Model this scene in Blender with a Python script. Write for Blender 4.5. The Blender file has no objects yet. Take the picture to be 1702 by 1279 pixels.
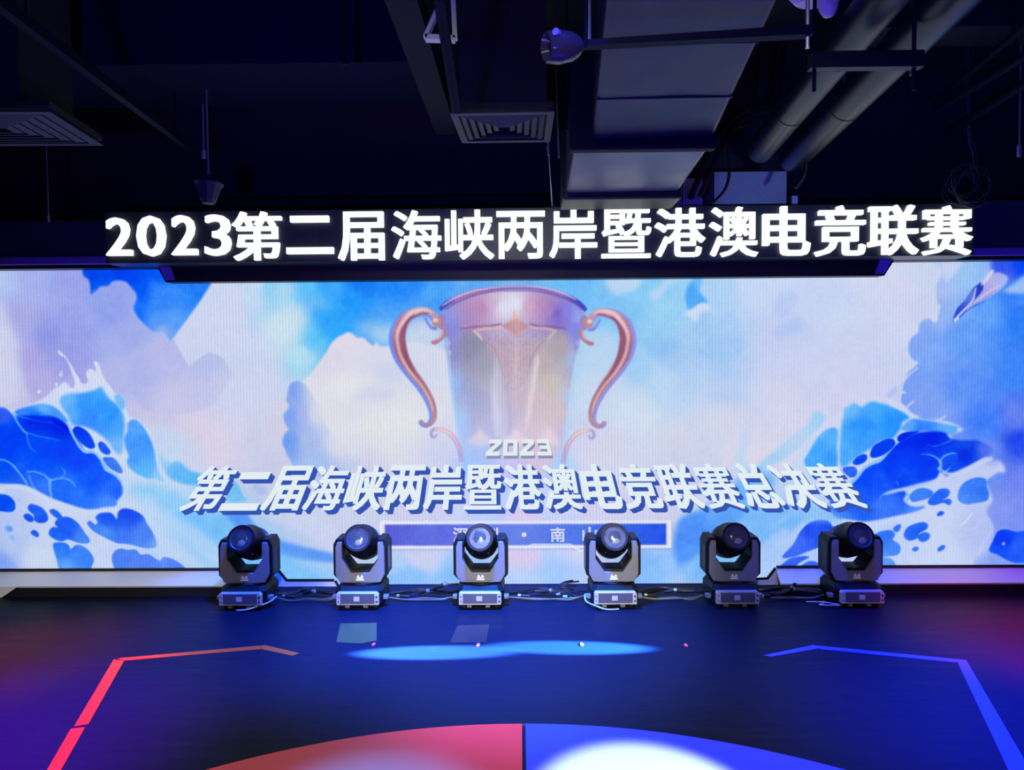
import bpy, bmesh, math, random
import numpy as np
from mathutils import Vector, Matrix

# ------------------------------------------------------------------ camera
SC = bpy.context.scene
COL = SC.collection
# CAMMATH BEGIN
FPX, CX, CY = 1135.0, 851.0, 639.5           # focal length and centre, in pixels of the 1702x1279 frame
CAM = np.array([0.0, -5.0, 1.65])
_yaw, _pit, _rol = math.radians(0.7), math.radians(1.99), math.radians(0.44)
_f = np.array([-math.sin(_yaw) * math.cos(_pit), math.cos(_yaw) * math.cos(_pit), -math.sin(_pit)])
_r0 = np.array([math.cos(_yaw), math.sin(_yaw), 0.0])
_u0 = np.cross(_r0, _f)
_r = _r0 * math.cos(_rol) - _u0 * math.sin(_rol)
_u = _u0 * math.cos(_rol) + _r0 * math.sin(_rol)


def ray(px, py):
    return _f + _r * ((px - CX) / FPX) - _u * ((py - CY) / FPX)


def on_y(px, py, Y):                          # point of the vertical plane y = Y seen at this place of the photo
    d = ray(px, py)
    t = (Y - CAM[1]) / d[1]
    return CAM + d * t


def on_z(px, py, z=0.0):                      # point of the horizontal plane z
    d = ray(px, py)
    t = (z - CAM[2]) / d[2]
    return CAM + d * t
# CAMMATH END


cam_data = bpy.data.cameras.new('camera')
cam_data.sensor_width = 36.0
cam_data.sensor_fit = 'HORIZONTAL'
cam_data.lens = 36.0 * FPX / 1702.0
cam_data.clip_end = 60
cam = bpy.data.objects.new('camera', cam_data)
COL.objects.link(cam)
m4 = Matrix.Identity(4)
for i in range(3):
    m4[i][0], m4[i][1], m4[i][2], m4[i][3] = _r[i], _u[i], -_f[i], CAM[i]
cam.matrix_world = m4
SC.camera = cam

# ------------------------------------------------------------------ world, exposure, stage lamps and added fills
world = bpy.data.worlds.new('world')
SC.world = world
world.use_nodes = True
world.node_tree.nodes['Background'].inputs[0].default_value = (0.10, 0.10, 0.35, 1)
world.node_tree.nodes['Background'].inputs[1].default_value = 0.012
SC.view_settings.view_transform = 'Standard'
SC.view_settings.look = 'None'
SC.view_settings.exposure = 0.0
SC.view_settings.gamma = 1.0
SC.view_settings.use_curve_mapping = False


def spot(name, loc, target, energy, color, size_deg, blend=0.5, radius=0.08):
    l = bpy.data.lights.new(name, 'SPOT')
    l.energy = energy
    l.color = color
    l.spot_size = math.radians(size_deg)
    l.spot_blend = blend
    l.shadow_soft_size = radius
    o = bpy.data.objects.new(name, l)
    COL.objects.link(o)
    o.location = loc
    d = Vector(target) - Vector(loc)
    o.rotation_euler = d.to_track_quat('-Z', 'Y').to_euler()
    return o


spot('front_key_lamp', (0.1, -7.2, 3.3), (-0.05, -0.25, 0.25), 2600, (1.0, 0.96, 0.86), 22.5, 0.6, 0.12)
spot('ledge_fill', (-3.2, -4.4, 3.4), (-3.0, -0.15, 0.05), 420, (1.0, 0.93, 0.95), 26, 0.9, 0.12)  # added fill without a fixture; brightens the left white ledge
spot('ledge_spot_fill', (1.75, -1.5, 3.3), (1.86, -0.10, 0.05), 170, (1.0, 0.90, 0.75), 13, 0.7, 0.06)  # added warm fill from above for the right ledge's inner end
spot('front_wash_lamp', (0.0, -5.6, 3.5), (0.0, -2.2, 0.0), 330, (1.0, 0.93, 0.90), 84, 0.9, 0.15)
spot('blue_wash_lamp', (-0.2, -0.95, 2.75), (-0.15, -0.80, 0.0), 5600, (0.0, 0.12, 1.0), 64, 1.0, 0.12)
spot('blue_wash_left_lamp', (-1.25, -0.95, 2.6), (-1.55, -0.85, 0.0), 2200, (0.0, 0.07, 1.0), 54, 1.0, 0.12)
spot('blue_side_lamp', (3.3, -2.8, 3.4), (2.45, -2.15, 0.0), 9000, (0.0, 0.012, 1.0), 42, 1.0, 0.15)
spot('blue_right_lamp', (1.9, -1.2, 3.3), (1.9, -1.2, 0.0), 2200, (0.0, 0.03, 1.0), 50, 1.0, 0.15)
spot('blue_front_lamp', (0.3, -3.2, 3.6), (0.9, -1.9, 0.0), 700, (0.0, 0.06, 1.0), 54, 1.0, 0.15)
spot('red_right_lamp', (5.0, -2.0, 3.3), (3.2, -1.15, 0.0), 9000, (1.0, 0.02, 0.20), 25, 1.0, 0.15)
spot('violet_right_lamp', (4.4, -1.6, 2.6), (3.3, -0.1, 0.1), 260, (0.30, 0.0, 1.0), 40, 1.0, 0.1)
spot('red_left_lamp', (-4.6, -2.4, 3.3), (-2.95, -1.3, 0.0), 5500, (1.0, 0.10, 0.16), 23, 1.0, 0.15)
spot('violet_left_lamp', (-3.4, -3.4, 3.2), (-2.45, -2.3, 0.0), 9000, (0.34, 0.0, 1.0), 34, 1.0, 0.15)
spot('floor_beam_left', (-6.4, -1.36, 1.25), (-0.52, -1.18, 0.0), 1100000, (0.07, 0.30, 1.0), 2.1, 0.7, 0.01)
spot('floor_beam_right', (6.4, -1.36, 1.25), (0.30, -1.12, 0.0), 1100000, (0.05, 0.32, 1.0), 2.0, 0.7, 0.01)
spot('circle_beam', (0.9, -4.2, 3.6), (0.47, -2.62, 0.0), 50000, (1.0, 0.55, 0.06), 14, 0.35, 0.03)
spot('circle_beam_soft', (-0.6, -4.2, 3.6), (-0.56, -2.75, 0.0), 30000, (0.0, 0.20, 1.0), 17, 0.6, 0.05)
spot('ceiling_violet_fill', (-1.0, -6.4, 0.9), (0.1, -2.2, 3.4), 380, (0.10, 0.04, 1.0), 90, 0.9, 0.2)  # unseen upward fill added to tint duct and ceiling violet
spot('ceiling_right_fill', (2.6, -6.2, 0.9), (1.4, -2.2, 3.4), 120, (0.07, 0.04, 1.0), 70, 0.9, 0.2)  # second unseen upward fill, added for the right of the ceiling
spot('header_box_fill', (2.9, -6.2, 0.9), (1.72, -0.16, 2.80), 260, (0.25, 0.50, 1.0), 8, 0.8, 0.05)  # added narrow fill that brightens the junction box

# ------------------------------------------------------------------ materials


def mat(name, color, rough=0.5, metal=0.0, emit=None, estr=1.0, noise=0.0, nscale=8.0, spec=0.5, rnoise=0.0):
    m = bpy.data.materials.new(name)
    m.use_nodes = True
    nt = m.node_tree
    b = nt.nodes['Principled BSDF']
    b.inputs['Base Color'].default_value = (*color, 1)
    b.inputs['Roughness'].default_value = rough
    b.inputs['Metallic'].default_value = metal
    b.inputs['Specular IOR Level'].default_value = spec
    if emit:
        b.inputs['Emission Color'].default_value = (*emit, 1)
        b.inputs['Emission Strength'].default_value = estr
    if noise or rnoise:
        tc = nt.nodes.new('ShaderNodeTexCoord')
        nz = nt.nodes.new('ShaderNodeTexNoise')
        nz.inputs['Scale'].default_value = nscale
        nz.inputs['Detail'].default_value = 5
        nt.links.new(tc.outputs['Object'], nz.inputs['Vector'])
        if noise:
            mx = nt.nodes.new('ShaderNodeMix')
            mx.data_type = 'RGBA'
            mx.inputs['A'].default_value = (*[max(0, c * (1 - noise)) for c in color], 1)
            mx.inputs['B'].default_value = (*[min(1, c * (1 + noise)) for c in color], 1)
            nt.links.new(nz.outputs['Fac'], mx.inputs['Factor'])
            nt.links.new(mx.outputs['Result'], b.inputs['Base Color'])
        if rnoise:
            mr = nt.nodes.new('ShaderNodeMapRange')
            mr.inputs['To Min'].default_value = max(0, rough - rnoise)
            mr.inputs['To Max'].default_value = min(1, rough + rnoise)
            nt.links.new(nz.outputs['Fac'], mr.inputs['Value'])
            nt.links.new(mr.outputs['Result'], b.inputs['Roughness'])
    return m


def emat(name, color, strength=1.0):
    m = bpy.data.materials.new(name)
    m.use_nodes = True
    nt = m.node_tree
    nt.nodes.clear()
    e = nt.nodes.new('ShaderNodeEmission')
    e.inputs[0].default_value = (*color, 1)
    e.inputs[1].default_value = strength
    o = nt.nodes.new('ShaderNodeOutputMaterial')
    nt.links.new(e.outputs[0], o.inputs[0])
    return m


def lin(r, g, b):
    return tuple((c / 255 / 12.92) if c <= 10 else ((c / 255 + 0.055) / 1.055) ** 2.4 for c in (r, g, b))


M = dict(
    ceil=mat('black_ceiling_paint', (0.010, 0.010, 0.014), 0.8, noise=0.3),
    wall=mat('dark_wall_paint', (0.012, 0.012, 0.02), 0.8, noise=0.2),
    header=mat('header_panel', (0.035, 0.04, 0.10), 0.55),
    beam=mat('beam_paint', (0.005, 0.005, 0.030), 0.8, spec=0.1),
    black=mat('black_board', (0.008, 0.008, 0.012), 0.5),
    strip=mat('violet_strip', (0.26, 0.20, 0.95), 0.4),
    signboard=mat('sign_board', (0.03, 0.035, 0.05), 0.35),
    white=mat('white_laminate', (0.80, 0.79, 0.77), 0.45),
    duct=mat('duct_shaded', (0.012, 0.012, 0.055), 0.42, 0.0, noise=0.12, nscale=6, rnoise=0.12, spec=0.3),  # darker duct copy; the near section's weaker light is put into the colour
    ductlit=mat('duct_lit', (0.085, 0.085, 0.16), 0.36, 0.35, noise=0.15, nscale=5, rnoise=0.15),  # lighter duct copy; screen light on the far section put into the colour
    pipe=mat('pipe_lagging', (0.006, 0.006, 0.020), 0.36, spec=0.35),
    steel=mat('painted_steel', (0.004, 0.004, 0.020), 0.6, spec=0.08),
    galv=mat('galvanised_steel', (0.55, 0.58, 0.62), 0.4, 0.5, noise=0.1),
    grille=mat('grille_paint', (0.015, 0.015, 0.055), 0.5, spec=0.3),
    wire=mat('wire_steel', (0.5, 0.5, 0.55), 0.35, 0.7),
    cable=mat('cable_rubber', (0.005, 0.005, 0.006), 0.45, spec=0.3),
    greycable=mat('grey_cable', (0.06, 0.06, 0.06), 0.45),
    plug=mat('plug_metal', (0.30, 0.29, 0.25), 0.3, 0.6),
    whiteplastic=mat('white_plastic', (0.75, 0.75, 0.8), 0.4),
    dome=mat('dark_dome', (0.06, 0.05, 0.09), 0.12, 0.4),
    body=mat('fixture_black', (0.005, 0.005, 0.006), 0.5, spec=0.18),
    yokegrey=mat('fixture_grey', (0.16, 0.16, 0.145), 0.5),
    panelgrey=mat('panel_silver', (0.50, 0.49, 0.47), 0.4, 0.3),
    panelin=mat('panel_inset', (0.07, 0.07, 0.085), 0.3),
    display=mat('panel_display', (0.42, 0.43, 0.46), 0.4),
    button=mat('button_black', (0.01, 0.01, 0.01), 0.4),
    emblem=mat('emblem_white', (0.9, 0.9, 0.9), 0.5),
    glass=mat('lens_glass', (0.060, 0.056, 0.036), 0.15),
    innerlens=mat('inner_lens', (0.24, 0.225, 0.14), 0.15),
    ventgrey=mat('vent_grey', (0.14, 0.14, 0.15), 0.5),
    redtape=mat('red_tape', (0.85, 0.055, 0.002), 0.45, noise=0.06),
    bluetape=mat('blue_tape', (0.03, 0.05, 0.75), 0.45, noise=0.06),
    reddecal=mat('red_decal', (0.80, 0.018, 0.011), 0.4, noise=0.12, nscale=3),
    bluedecal=mat('blue_decal', (0.012, 0.032, 0.80), 0.4, noise=0.05, nscale=3),
    greyreflect=mat('grey_reflection', (0.065, 0.058, 0.020), 0.3),  # floor reflection painted as a flat grey
    darkreflect=mat('dark_reflection', (0.010, 0.010, 0.016), 0.35),  # fainter floor reflection painted as a flat dark tone
    reddot=mat('red_dot', (0.9, 0.05, 0.05), 0.4, emit=(1.0, 0.05, 0.05), estr=0.35),
    letter=emat('sign_letter_light', (0.97, 1.0, 0.99), 1.15),
)

# ------------------------------------------------------------------ mesh helpers


class MB:
    """collects solids; build() links them as ONE mesh object"""

    def __init__(s):
        s.v, s.f = [], []

    def add(s, vs, fs):
        n = len(s.v)
        s.v += [tuple(float(c) for c in p) for p in vs]
        s.f += [tuple(i + n for i in f) for f in fs]
        return s

    def box(s, x0, x1, y0, y1, z0, z1):
        vs = [(x, y, z) for z in (z0, z1) for y in (y0, y1) for x in (x0, x1)]
        return s.add(vs, [(0, 2, 3, 1), (4, 5, 7, 6), (0, 1, 5, 4), (2, 6, 7, 3), (0, 4, 6, 2), (1, 3, 7, 5)])

    def hexa(s, a, b):                        # two quads (lists of 4 points) joined
        return s.add(list(a) + list(b), [(3, 2, 1, 0), (4, 5, 6, 7), (0, 1, 5, 4), (1, 2, 6, 5), (2, 3, 7, 6), (3, 0, 4, 7)])

    def prism(s, poly, d, closed_back=True):  # polygon of 3d points swept along vector d
        n = len(poly)
        d = np.array(d, float)
        vs = [np.array(p, float) for p in poly] + [np.array(p, float) + d for p in poly]
        fs = [tuple(range(n)), tuple(range(2 * n - 1, n - 1, -1))]
        fs += [(i, i + n, (i + 1) % n + n, (i + 1) % n) for i in range(n)]
        return s.add(vs, fs)

    def prism_xz(s, poly, y0, y1):
        return s.prism([(x, y0, z) for x, z in poly], (0, y1 - y0, 0))

    def tube(s, pts, r, seg=8, caps=True):
        pts = [np.array(p, float) for p in pts]
        n = len(pts)
        rs = r if hasattr(r, '__len__') else [r] * n
        t0 = pts[1] - pts[0]
        up = np.array([0, 0, 1.0]) if abs(t0[2]) < 0.9 * np.linalg.norm(t0) else np.array([1.0, 0, 0])
        vs, fs = [], []
        for i in range(n):
            t = pts[min(i + 1, n - 1)] - pts[max(i - 1, 0)]
            t = t / (np.linalg.norm(t) + 1e-9)
            a = np.cross(t, up)
            a /= np.linalg.norm(a) + 1e-9
            b = np.cross(a, t)
            up = b
            for k in range(seg):
                w = 2 * math.pi * k / seg
                vs.append(pts[i] + rs[i] * (a * math.cos(w) + b * math.sin(w)))
        for i in range(n - 1):
            for k in range(seg):
                k2 = (k + 1) % seg
                fs.append((i * seg + k, i * seg + k2, (i + 1) * seg + k2, (i + 1) * seg + k))
        if caps:
            fs.append(tuple(range(seg - 1, -1, -1)))
            fs.append(tuple((n - 1) * seg + k for k in range(seg)))
        return s.add(vs, fs)

    def lathe(s, prof, origin, axis, seg=28, sx=1.0):   # prof: (t along axis, radius)
        axis = np.array(axis, float)
        axis /= np.linalg.norm(axis)
        a = np.array([1.0, 0, 0]) if abs(axis[0]) < 0.9 else np.array([0, 1.0, 0])
        a = a - axis * a.dot(axis)
        a /= np.linalg.norm(a)
        b = np.cross(axis, a)
        o = np.array(origin, float)
        vs, fs = [], []
        for t, r in prof:
            for k in range(seg):
                w = 2 * math.pi * k / seg
                vs.append(o + axis * t + r * (a * sx * math.cos(w) + b * math.sin(w)))
        for i in range(len(prof) - 1):
            for k in range(seg):
                k2 = (k + 1) % seg
                fs.append((i * seg + k, i * seg + k2, (i + 1) * seg + k2, (i + 1) * seg + k))
        fs.append(tuple(range(seg - 1, -1, -1)))
        fs.append(tuple((len(prof) - 1) * seg + k for k in range(seg)))
        return s.add(vs, fs)

    def buildl(s, name, material, loc, **k):        # shape given round its own base point
        o = s.build(name, material, **k)
        o.location = tuple(float(c) for c in loc)
        return o

    def build(s, name, material, parent=None, bevel=0.0, smooth=False, base=(0, 0, 0)):
        me = bpy.data.meshes.new(name)
        b = np.array(base, float)
        me.from_pydata([tuple(np.array(v) - b) for v in s.v], [], s.f)
        bm = bmesh.new()
        bm.from_mesh(me)
        bmesh.ops.recalc_face_normals(bm, faces=bm.faces)
        bm.to_mesh(me)
        bm.free()
        me.materials.append(material)
        o = bpy.data.objects.new(name, me)
        COL.objects.link(o)
        if parent:
            o.parent = parent
        else:
            o.location = base
        if bevel:
            md = o.modifiers.new('bevel', 'BEVEL')
            md.width = bevel
            md.segments = 2
            md.limit_method = 'ANGLE'
            md.angle_limit = math.radians(40)
        if smooth:
            for p in me.polygons:
                p.use_smooth = True
            try:
                me.set_sharp_from_angle(angle=math.radians(38))
            except Exception:
                pass
        return o


def tag(o, label, cat, group=None):
    o['label'] = label
    o['category'] = cat
    if group:
        o['group'] = group
    return o


def empty(name, loc, label, cat, group=None):
    o = bpy.data.objects.new(name, None)
    COL.objects.link(o)
    o.location = tuple(float(c) for c in loc)
    return tag(o, label, cat, group)


def struct(o):
    o['kind'] = 'structure'
    return o


def spline(pts, n=10):
    pts = [np.array(p, float) for p in pts]
    out = []
    for i in range(len(pts) - 1):
        p0, p1, p2, p3 = pts[max(i - 1, 0)], pts[i], pts[i + 1], pts[min(i + 2, len(pts) - 1)]
        for k in range(n):
            t = k / n
            out.append(0.5 * ((2 * p1) + (-p0 + p2) * t + (2 * p0 - 5 * p1 + 4 * p2 - p3) * t * t + (-p0 + 3 * p1 - 3 * p2 + p3) * t ** 3))
    out.append(pts[-1])
    return out


# ------------------------------------------------------------------ the picture shown on the LED wall (painted here, in memory)
# ART BEGIN
SX0, SX1, SZ0, SZ1 = -4.05, 4.05, 0.0, 2.40       # the wall's lit area on the plane y = 0, metres
PPM = 300                                          # picture dots per metre
AW, AH = int((SX1 - SX0) * PPM), int((SZ1 - SZ0) * PPM)


def a_pt(p):                                       # photo place -> picture dots
    q = on_y(p[0], p[1], 0.0)
    return ((q[0] - SX0) * PPM, (SZ1 - q[2]) * PPM)


ASC = (a_pt((1000, 700))[0] - a_pt((900, 700))[0]) / 100.0


def a_smooth(pts, n=6, closed=True):
    p = np.array(pts, float)
    m = len(p)
    out = []
    for i in range(m if closed else m - 1):
        if closed:
            a, b, c, d = p[(i - 1) % m], p[i], p[(i + 1) % m], p[(i + 2) % m]
        else:
            a, b, c, d = p[max(i - 1, 0)], p[i], p[i + 1], p[min(i + 2, m - 1)]
        for k in range(n):
            t = k / n
            out.append(0.5 * (2 * b + (c - a) * t + (2 * a - 5 * b + 4 * c - d) * t * t + (3 * b - a - 3 * c + d) * t ** 3))
    if not closed:
        out.append(p[-1])
    return np.array(out)


def a_box(m, r):
    if r < 1:
        return m
    r = int(r)
    for ax in (0, 1):
        pad = [(0, 0), (0, 0)]
        pad[ax] = (r + 1, r)
        c = np.cumsum(np.pad(m, pad, mode='edge'), axis=ax)
        m = (c[2 * r + 1:] - c[:-2 * r - 1]) / (2 * r + 1) if ax == 0 else (c[:, 2 * r + 1:] - c[:, :-2 * r - 1]) / (2 * r + 1)
    return m


def a_blur(m, s):
    if s < 0.4:
        return m
    r = max(1, int(round(s * 0.9)))
    return a_box(a_box(m, r), r)


def a_poly(pts, feather):
    """coverage of a closed outline (picture dots) -> mask, row0, col0"""
    pad = int(feather * 3 + 3)
    x0 = int(max(0, math.floor(pts[:, 0].min()) - pad))
    x1 = int(min(AW, math.ceil(pts[:, 0].max()) + pad))
    y0 = int(max(0, math.floor(pts[:, 1].min()) - pad))
    y1 = int(min(AH, math.ceil(pts[:, 1].max()) + pad))
    if x1 <= x0 + 1 or y1 <= y0 + 1:
        return None
    w, h = x1 - x0, y1 - y0
    acc = np.zeros((h, w + 2))
    ax, ay = pts[:, 0], pts[:, 1]
    bx, by = np.roll(ax, -1), np.roll(ay, -1)
    S = 3
    for j in range(h * S):
        y = y0 + (j + 0.5) / S
        c = (ay <= y) != (by <= y)
        if not c.any():
            continue
        xs = np.sort(ax[c] + (y - ay[c]) / (by[c] - ay[c]) * (bx[c] - ax[c])) - x0
        xs = np.clip(xs, 0, w)
        row = acc[j // S]
        for k in range(0, len(xs) - 1, 2):
            for xx, sg in ((xs[k], 1.0), (xs[k + 1], -1.0)):
                i = int(xx)
                fr = xx - i
                row[i] += sg * (1 - fr) / S
                row[min(i + 1, w + 1)] += sg * fr / S
    m = np.cumsum(acc, axis=1)[:, :w]
    return a_blur(np.clip(m, 0, 1), feather), y0, x0


def a_noise(seed, cell, octaves=4):
    rs = np.random.RandomState(seed)
    out = np.zeros((AH, AW))
    amp = 1.0
    tot = 0
    for o in range(octaves):
        c = max(2.0, cell / 2 ** o)
        gh, gw = int(AH / c) + 3, int(AW / c) + 3
        g = rs.rand(gh, gw)
        yy, xx = np.arange(AH) / c, np.arange(AW) / c
        iy, ix = yy.astype(int), xx.astype(int)
        fy, fx = yy - iy, xx - ix
        fy, fx = (fy * fy * (3 - 2 * fy))[:, None], (fx * fx * (3 - 2 * fx))[None]
        out += amp * ((g[iy][:, ix] * (1 - fx) + g[iy][:, ix + 1] * fx) * (1 - fy) + (g[iy + 1][:, ix] * (1 - fx) + g[iy + 1][:, ix + 1] * fx) * fy)
        tot += amp
        amp *= 0.5
    return out / tot


def paint_art():
    img = np.zeros((AH, AW, 3))
    YY, XX = np.mgrid[0:AH, 0:AW].astype(float)

    def wash(cols, y0, x0, h, w, power=3.0):       # blend of colours pinned at photo places
        if not isinstance(cols[0], (tuple, list)):
            return np.array(cols, float)[None, None] / 255
        num = np.zeros((h, w, 3))
        den = np.zeros((h, w))
        for (px, py, c) in cols:
            cx, cy = a_pt((px, py))
            d2 = (XX[y0:y0 + h, x0:x0 + w] - cx) ** 2 + (YY[y0:y0 + h, x0:x0 + w] - cy) ** 2
            k = 1.0 / (d2 + 60.0) ** (power / 2)
            num += k[..., None] * np.array(c, float) / 255
            den += k
        return num / den[..., None]

    def fill(pts, cols, feather=1.0, alpha=1.0, smooth=True, wob=0, seed=0, n=6):
        q = np.array([a_pt(p) for p in pts])
        if smooth:
            q = a_smooth(q, n)
        if wob:
            rs = np.random.RandomState(seed + 7)
            k = rs.randn(len(q))
            k = np.convolve(np.r_[k, k, k], np.ones(3) / 3, 'same')[len(q):2 * len(q)]
            t = np.roll(q, -1, 0) - np.roll(q, 1, 0)
            nn = np.c_[t[:, 1], -t[:, 0]] / (np.linalg.norm(t, axis=1)[:, None] + 1e-6)
            q = q + nn * (k * wob)[:, None]
        r = a_poly(q, feather * ASC)
        if r is None:
            return
        m, y0, x0 = r
        h, w = m.shape
        c = wash(cols, y0, x0, h, w)
        a = (m * alpha)[..., None]
        img[y0:y0 + h, x0:x0 + w] = img[y0:y0 + h, x0:x0 + w] * (1 - a) + c * a

    def line(pts, widths, cols, feather=0.7, alpha=1.0, smooth=True, n=6):
        p = np.array(pts, float)
        ww = np.array(widths if hasattr(widths, '__len__') else [widths] * len(p), float)
        if smooth:
            q = a_smooth(np.c_[p, ww], n, closed=False)
        else:
            q = np.c_[p, ww]
        t = np.gradient(q[:, :2], axis=0)
        t /= np.linalg.norm(t, axis=1)[:, None] + 1e-6
        nn = np.c_[-t[:, 1], t[:, 0]]
        hw = np.maximum(q[:, 2:3], 0.3) / 2
        out = np.r_[q[:, :2] + nn * hw, (q[:, :2] - nn * hw)[::-1]]
        fill(out, cols, feather, alpha, smooth=False)

    def dot(x, y, rx, ry, cols, feather=0.8, alpha=1.0, rot=0.0):
        a = np.linspace(0, 2 * math.pi, 20, endpoint=False)
        c, s = math.cos(rot), math.sin(rot)
        fill([(x + rx * math.cos(k) * c - ry * math.sin(k) * s, y + rx * math.cos(k) * s + ry * math.sin(k) * c) for k in a], cols, feather, alpha, smooth=False)

    # ---- sky wash
    base = [(-60, 450, (175, 195, 238)), (0, 460, (178, 196, 238)), (60, 460, (166, 178, 236)), (110, 470, (160, 168, 232)), (30, 540, (172, 172, 228)),
            (0, 560, (200, 205, 236)), (10, 620, (208, 208, 234)), (45, 600, (172, 168, 226)), (80, 560, (152, 158, 228)), (60, 640, (180, 174, 226)),
            (30, 655, (200, 196, 230)), (130, 550, (158, 166, 232)), (110, 600, (160, 162, 228)), (170, 520, (156, 170, 236)), (200, 560, (168, 178, 234)),
            (200, 620, (180, 185, 232)), (260, 600, (180, 188, 234)), (300, 650, (195, 200, 234)), (260, 680, (202, 198, 230)), (320, 700, (212, 204, 228)),
            (360, 740, (214, 206, 230)), (400, 690, (208, 208, 234)), (430, 640, (206, 212, 236)), (380, 560, (206, 214, 240)), (340, 530, (208, 212, 238)),
            (370, 480, (204, 214, 240)), (420, 500, (196, 216, 242)), (430, 470, (200, 218, 240)), (420, 570, (196, 210, 240)), (470, 690, (212, 208, 230)),
            (445, 475, (150, 210, 242)), (460, 500, (170, 216, 240)), (470, 540, (196, 222, 238)), (500, 590, (170, 218, 238)), (520, 570, (104, 196, 242)),
            (510, 475, (110, 196, 244)), (540, 470, (84, 178, 244)), (550, 520, (74, 176, 244)), (560, 545, (70, 178, 244)), (590, 500, (56, 160, 242)),
            (600, 470, (50, 140, 238)), (650, 475, (56, 148, 240)), (690, 470, (64, 150, 240)), (720, 490, (90, 170, 242)), (640, 530, (90, 170, 242)), (620, 550, (110, 180, 240)),
            (700, 560, (200, 212, 236)), (700, 640, (212, 216, 232)), (740, 700, (206, 208, 230)), (600, 740, (206, 206, 230)), (660, 760, (208, 206, 230)),
            (850, 470, (130, 185, 238)), (790, 474, (110, 176, 240)), (960, 478, (120, 190, 242)), (1000, 500, (130, 196, 242)), (1010, 480, (140, 200, 242)),
            (1040, 520, (140, 202, 242)), (1080, 480, (150, 208, 242)), (1100, 520, (164, 214, 242)), (1080, 560, (160, 206, 240)), (1000, 580, (190, 216, 240)),
            (1060, 600, (170, 208, 242)), (1100, 640, (188, 214, 242)), (1010, 650, (204, 216, 238)), (1060, 680, (206, 218, 238)), (1110, 590, (174, 206, 242)),
            (1180, 590, (174, 204, 240)), (1200, 640, (186, 206, 240)), (1220, 550, (190, 210, 242)), (1200, 490, (180, 212, 242)), (1250, 480, (200, 216, 244)),
            (1300, 470, (206, 216, 244)), (1290, 560, (200, 208, 240)), (1350, 620, (204, 210, 240)), (1400, 500, (204, 214, 242)), (1450, 460, (210, 216, 240)),
            (1500, 480, (212, 214, 240)), (1530, 450, (206, 214, 238)), (1460, 580, (206, 212, 240)), (1400, 640, (208, 210, 238)), (1300, 660, (210, 210, 236)),
            (1200, 700, (212, 214, 236)), (1250, 740, (216, 212, 234)), (1120, 740, (210, 212, 234)), (1340, 700, (212, 210, 236)), (1480, 640, (208, 210, 240)),
            (1000, 740, (208, 208, 232)), (1500, 600, (204, 212, 240)), (1550, 520, (204, 210, 238)), (500, 780, (210, 206, 230)), (700, 850, (206, 204, 230)),
            (560, 850, (204, 210, 234)), (1100, 840, (210, 208, 234)), (1150, 880, (200, 214, 240)), (1000, 850, (210, 206, 232)), (700, 930, (206, 206, 232)),
            (950, 930, (206, 206, 234)), (680, 960, (160, 205, 240)), (760, 955, (150, 195, 240)), (700, 985, (196, 208, 238)), (870, 960, (185, 208, 238)), (930, 955, (160, 200, 240)), (960, 980, (188, 205, 240)),
            (1080, 960, (130, 185, 244)), (1150, 940, (150, 195, 244)), (1240, 950, (180, 205, 246)), (1120, 985, (180, 205, 244)), (1760, 460, (60, 110, 240)), (1760, 900, (120, 145, 240)), (-60, 900, (150, 175, 240)),
            (0, 930, (130, 165, 240)), (60, 900, (196, 212, 240)), (80, 930, (205, 215, 240)), (0, 880, (150, 185, 242)), (40, 880, (200, 212, 240)),
            (250, 850, (190, 214, 242)), (400, 930, (150, 200, 244)), (330, 830, (180, 210, 240)), (250, 780, (200, 214, 240))]
    img[:] = wash(base, 0, 0, AH, AW, 3.6)
    n1 = a_noise(3, 90, 4) - 0.5
    n2 = a_noise(5, 30, 4) - 0.5
    img[:] = img + (n1 * 0.05)[..., None] * np.array([1.2, 0.8, 0.3])

    # ---- upper left: deep blue gap, pale ray
    fill([(340, 590), (440, 560), (470, 600), (470, 660), (400, 700), (330, 650)], (206, 212, 238), 14, 0.7)
    fill([(283, 562), (312, 607), (326, 599), (337, 588), (347, 585), (361, 588), (372, 598), (378, 610), (384, 626), (340, 680), (240, 680), (210, 600)],
         [(290, 580, (186, 188, 234)), (350, 600, (184, 192, 232)), (380, 640, (198, 202, 234)), (300, 670, (200, 198, 232)), (220, 620, (178, 184, 233))], 2.0, 0.9)
    fill([(288, 562), (312, 607), (330, 596), (348, 585), (372, 594), (420, 575), (400, 480), (352, 466)], (206, 213, 239), 1.2, 0.9, smooth=False)
    fill([(136, 430), (137, 447), (139, 458), (147, 464), (150, 474), (151, 489), (160, 483), (168, 476), (180, 475), (186, 468), (198, 466), (210, 469), (218, 478), (226, 488),
          (226, 500), (222, 510), (226, 522), (236, 534), (246, 544), (256, 552), (262, 551), (270, 551), (280, 560), (288, 561), (354, 466), (352, 430)],
         [(150, 450, (22, 92, 226)), (210, 455, (8, 84, 228)), (265, 455, (14, 96, 232)), (240, 490, (16, 100, 236)), (235, 515, (34, 116, 240)), (262, 500, (48, 128, 242)),
          (300, 490, (66, 146, 242)), (330, 475, (60, 140, 240)), (262, 530, (100, 160, 242)), (290, 530, (104, 168, 244)), (270, 550, (140, 178, 240))], 1.6, 1.0, smooth=True, n=3)
    fill([(151, 489), (180, 475), (200, 466), (222, 482), (226, 500), (222, 512), (200, 540), (160, 530)], (150, 162, 232), 5, 0.45)
    fill([(250, 470), (300, 480), (262, 540), (236, 520)], (96, 160, 242), 10, 0.5)
    fill([(0, 500), (10, 520), (28, 570), (34, 640), (20, 672), (-40, 672), (-40, 500)], (206, 210, 236), 9, 0.8)

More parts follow.
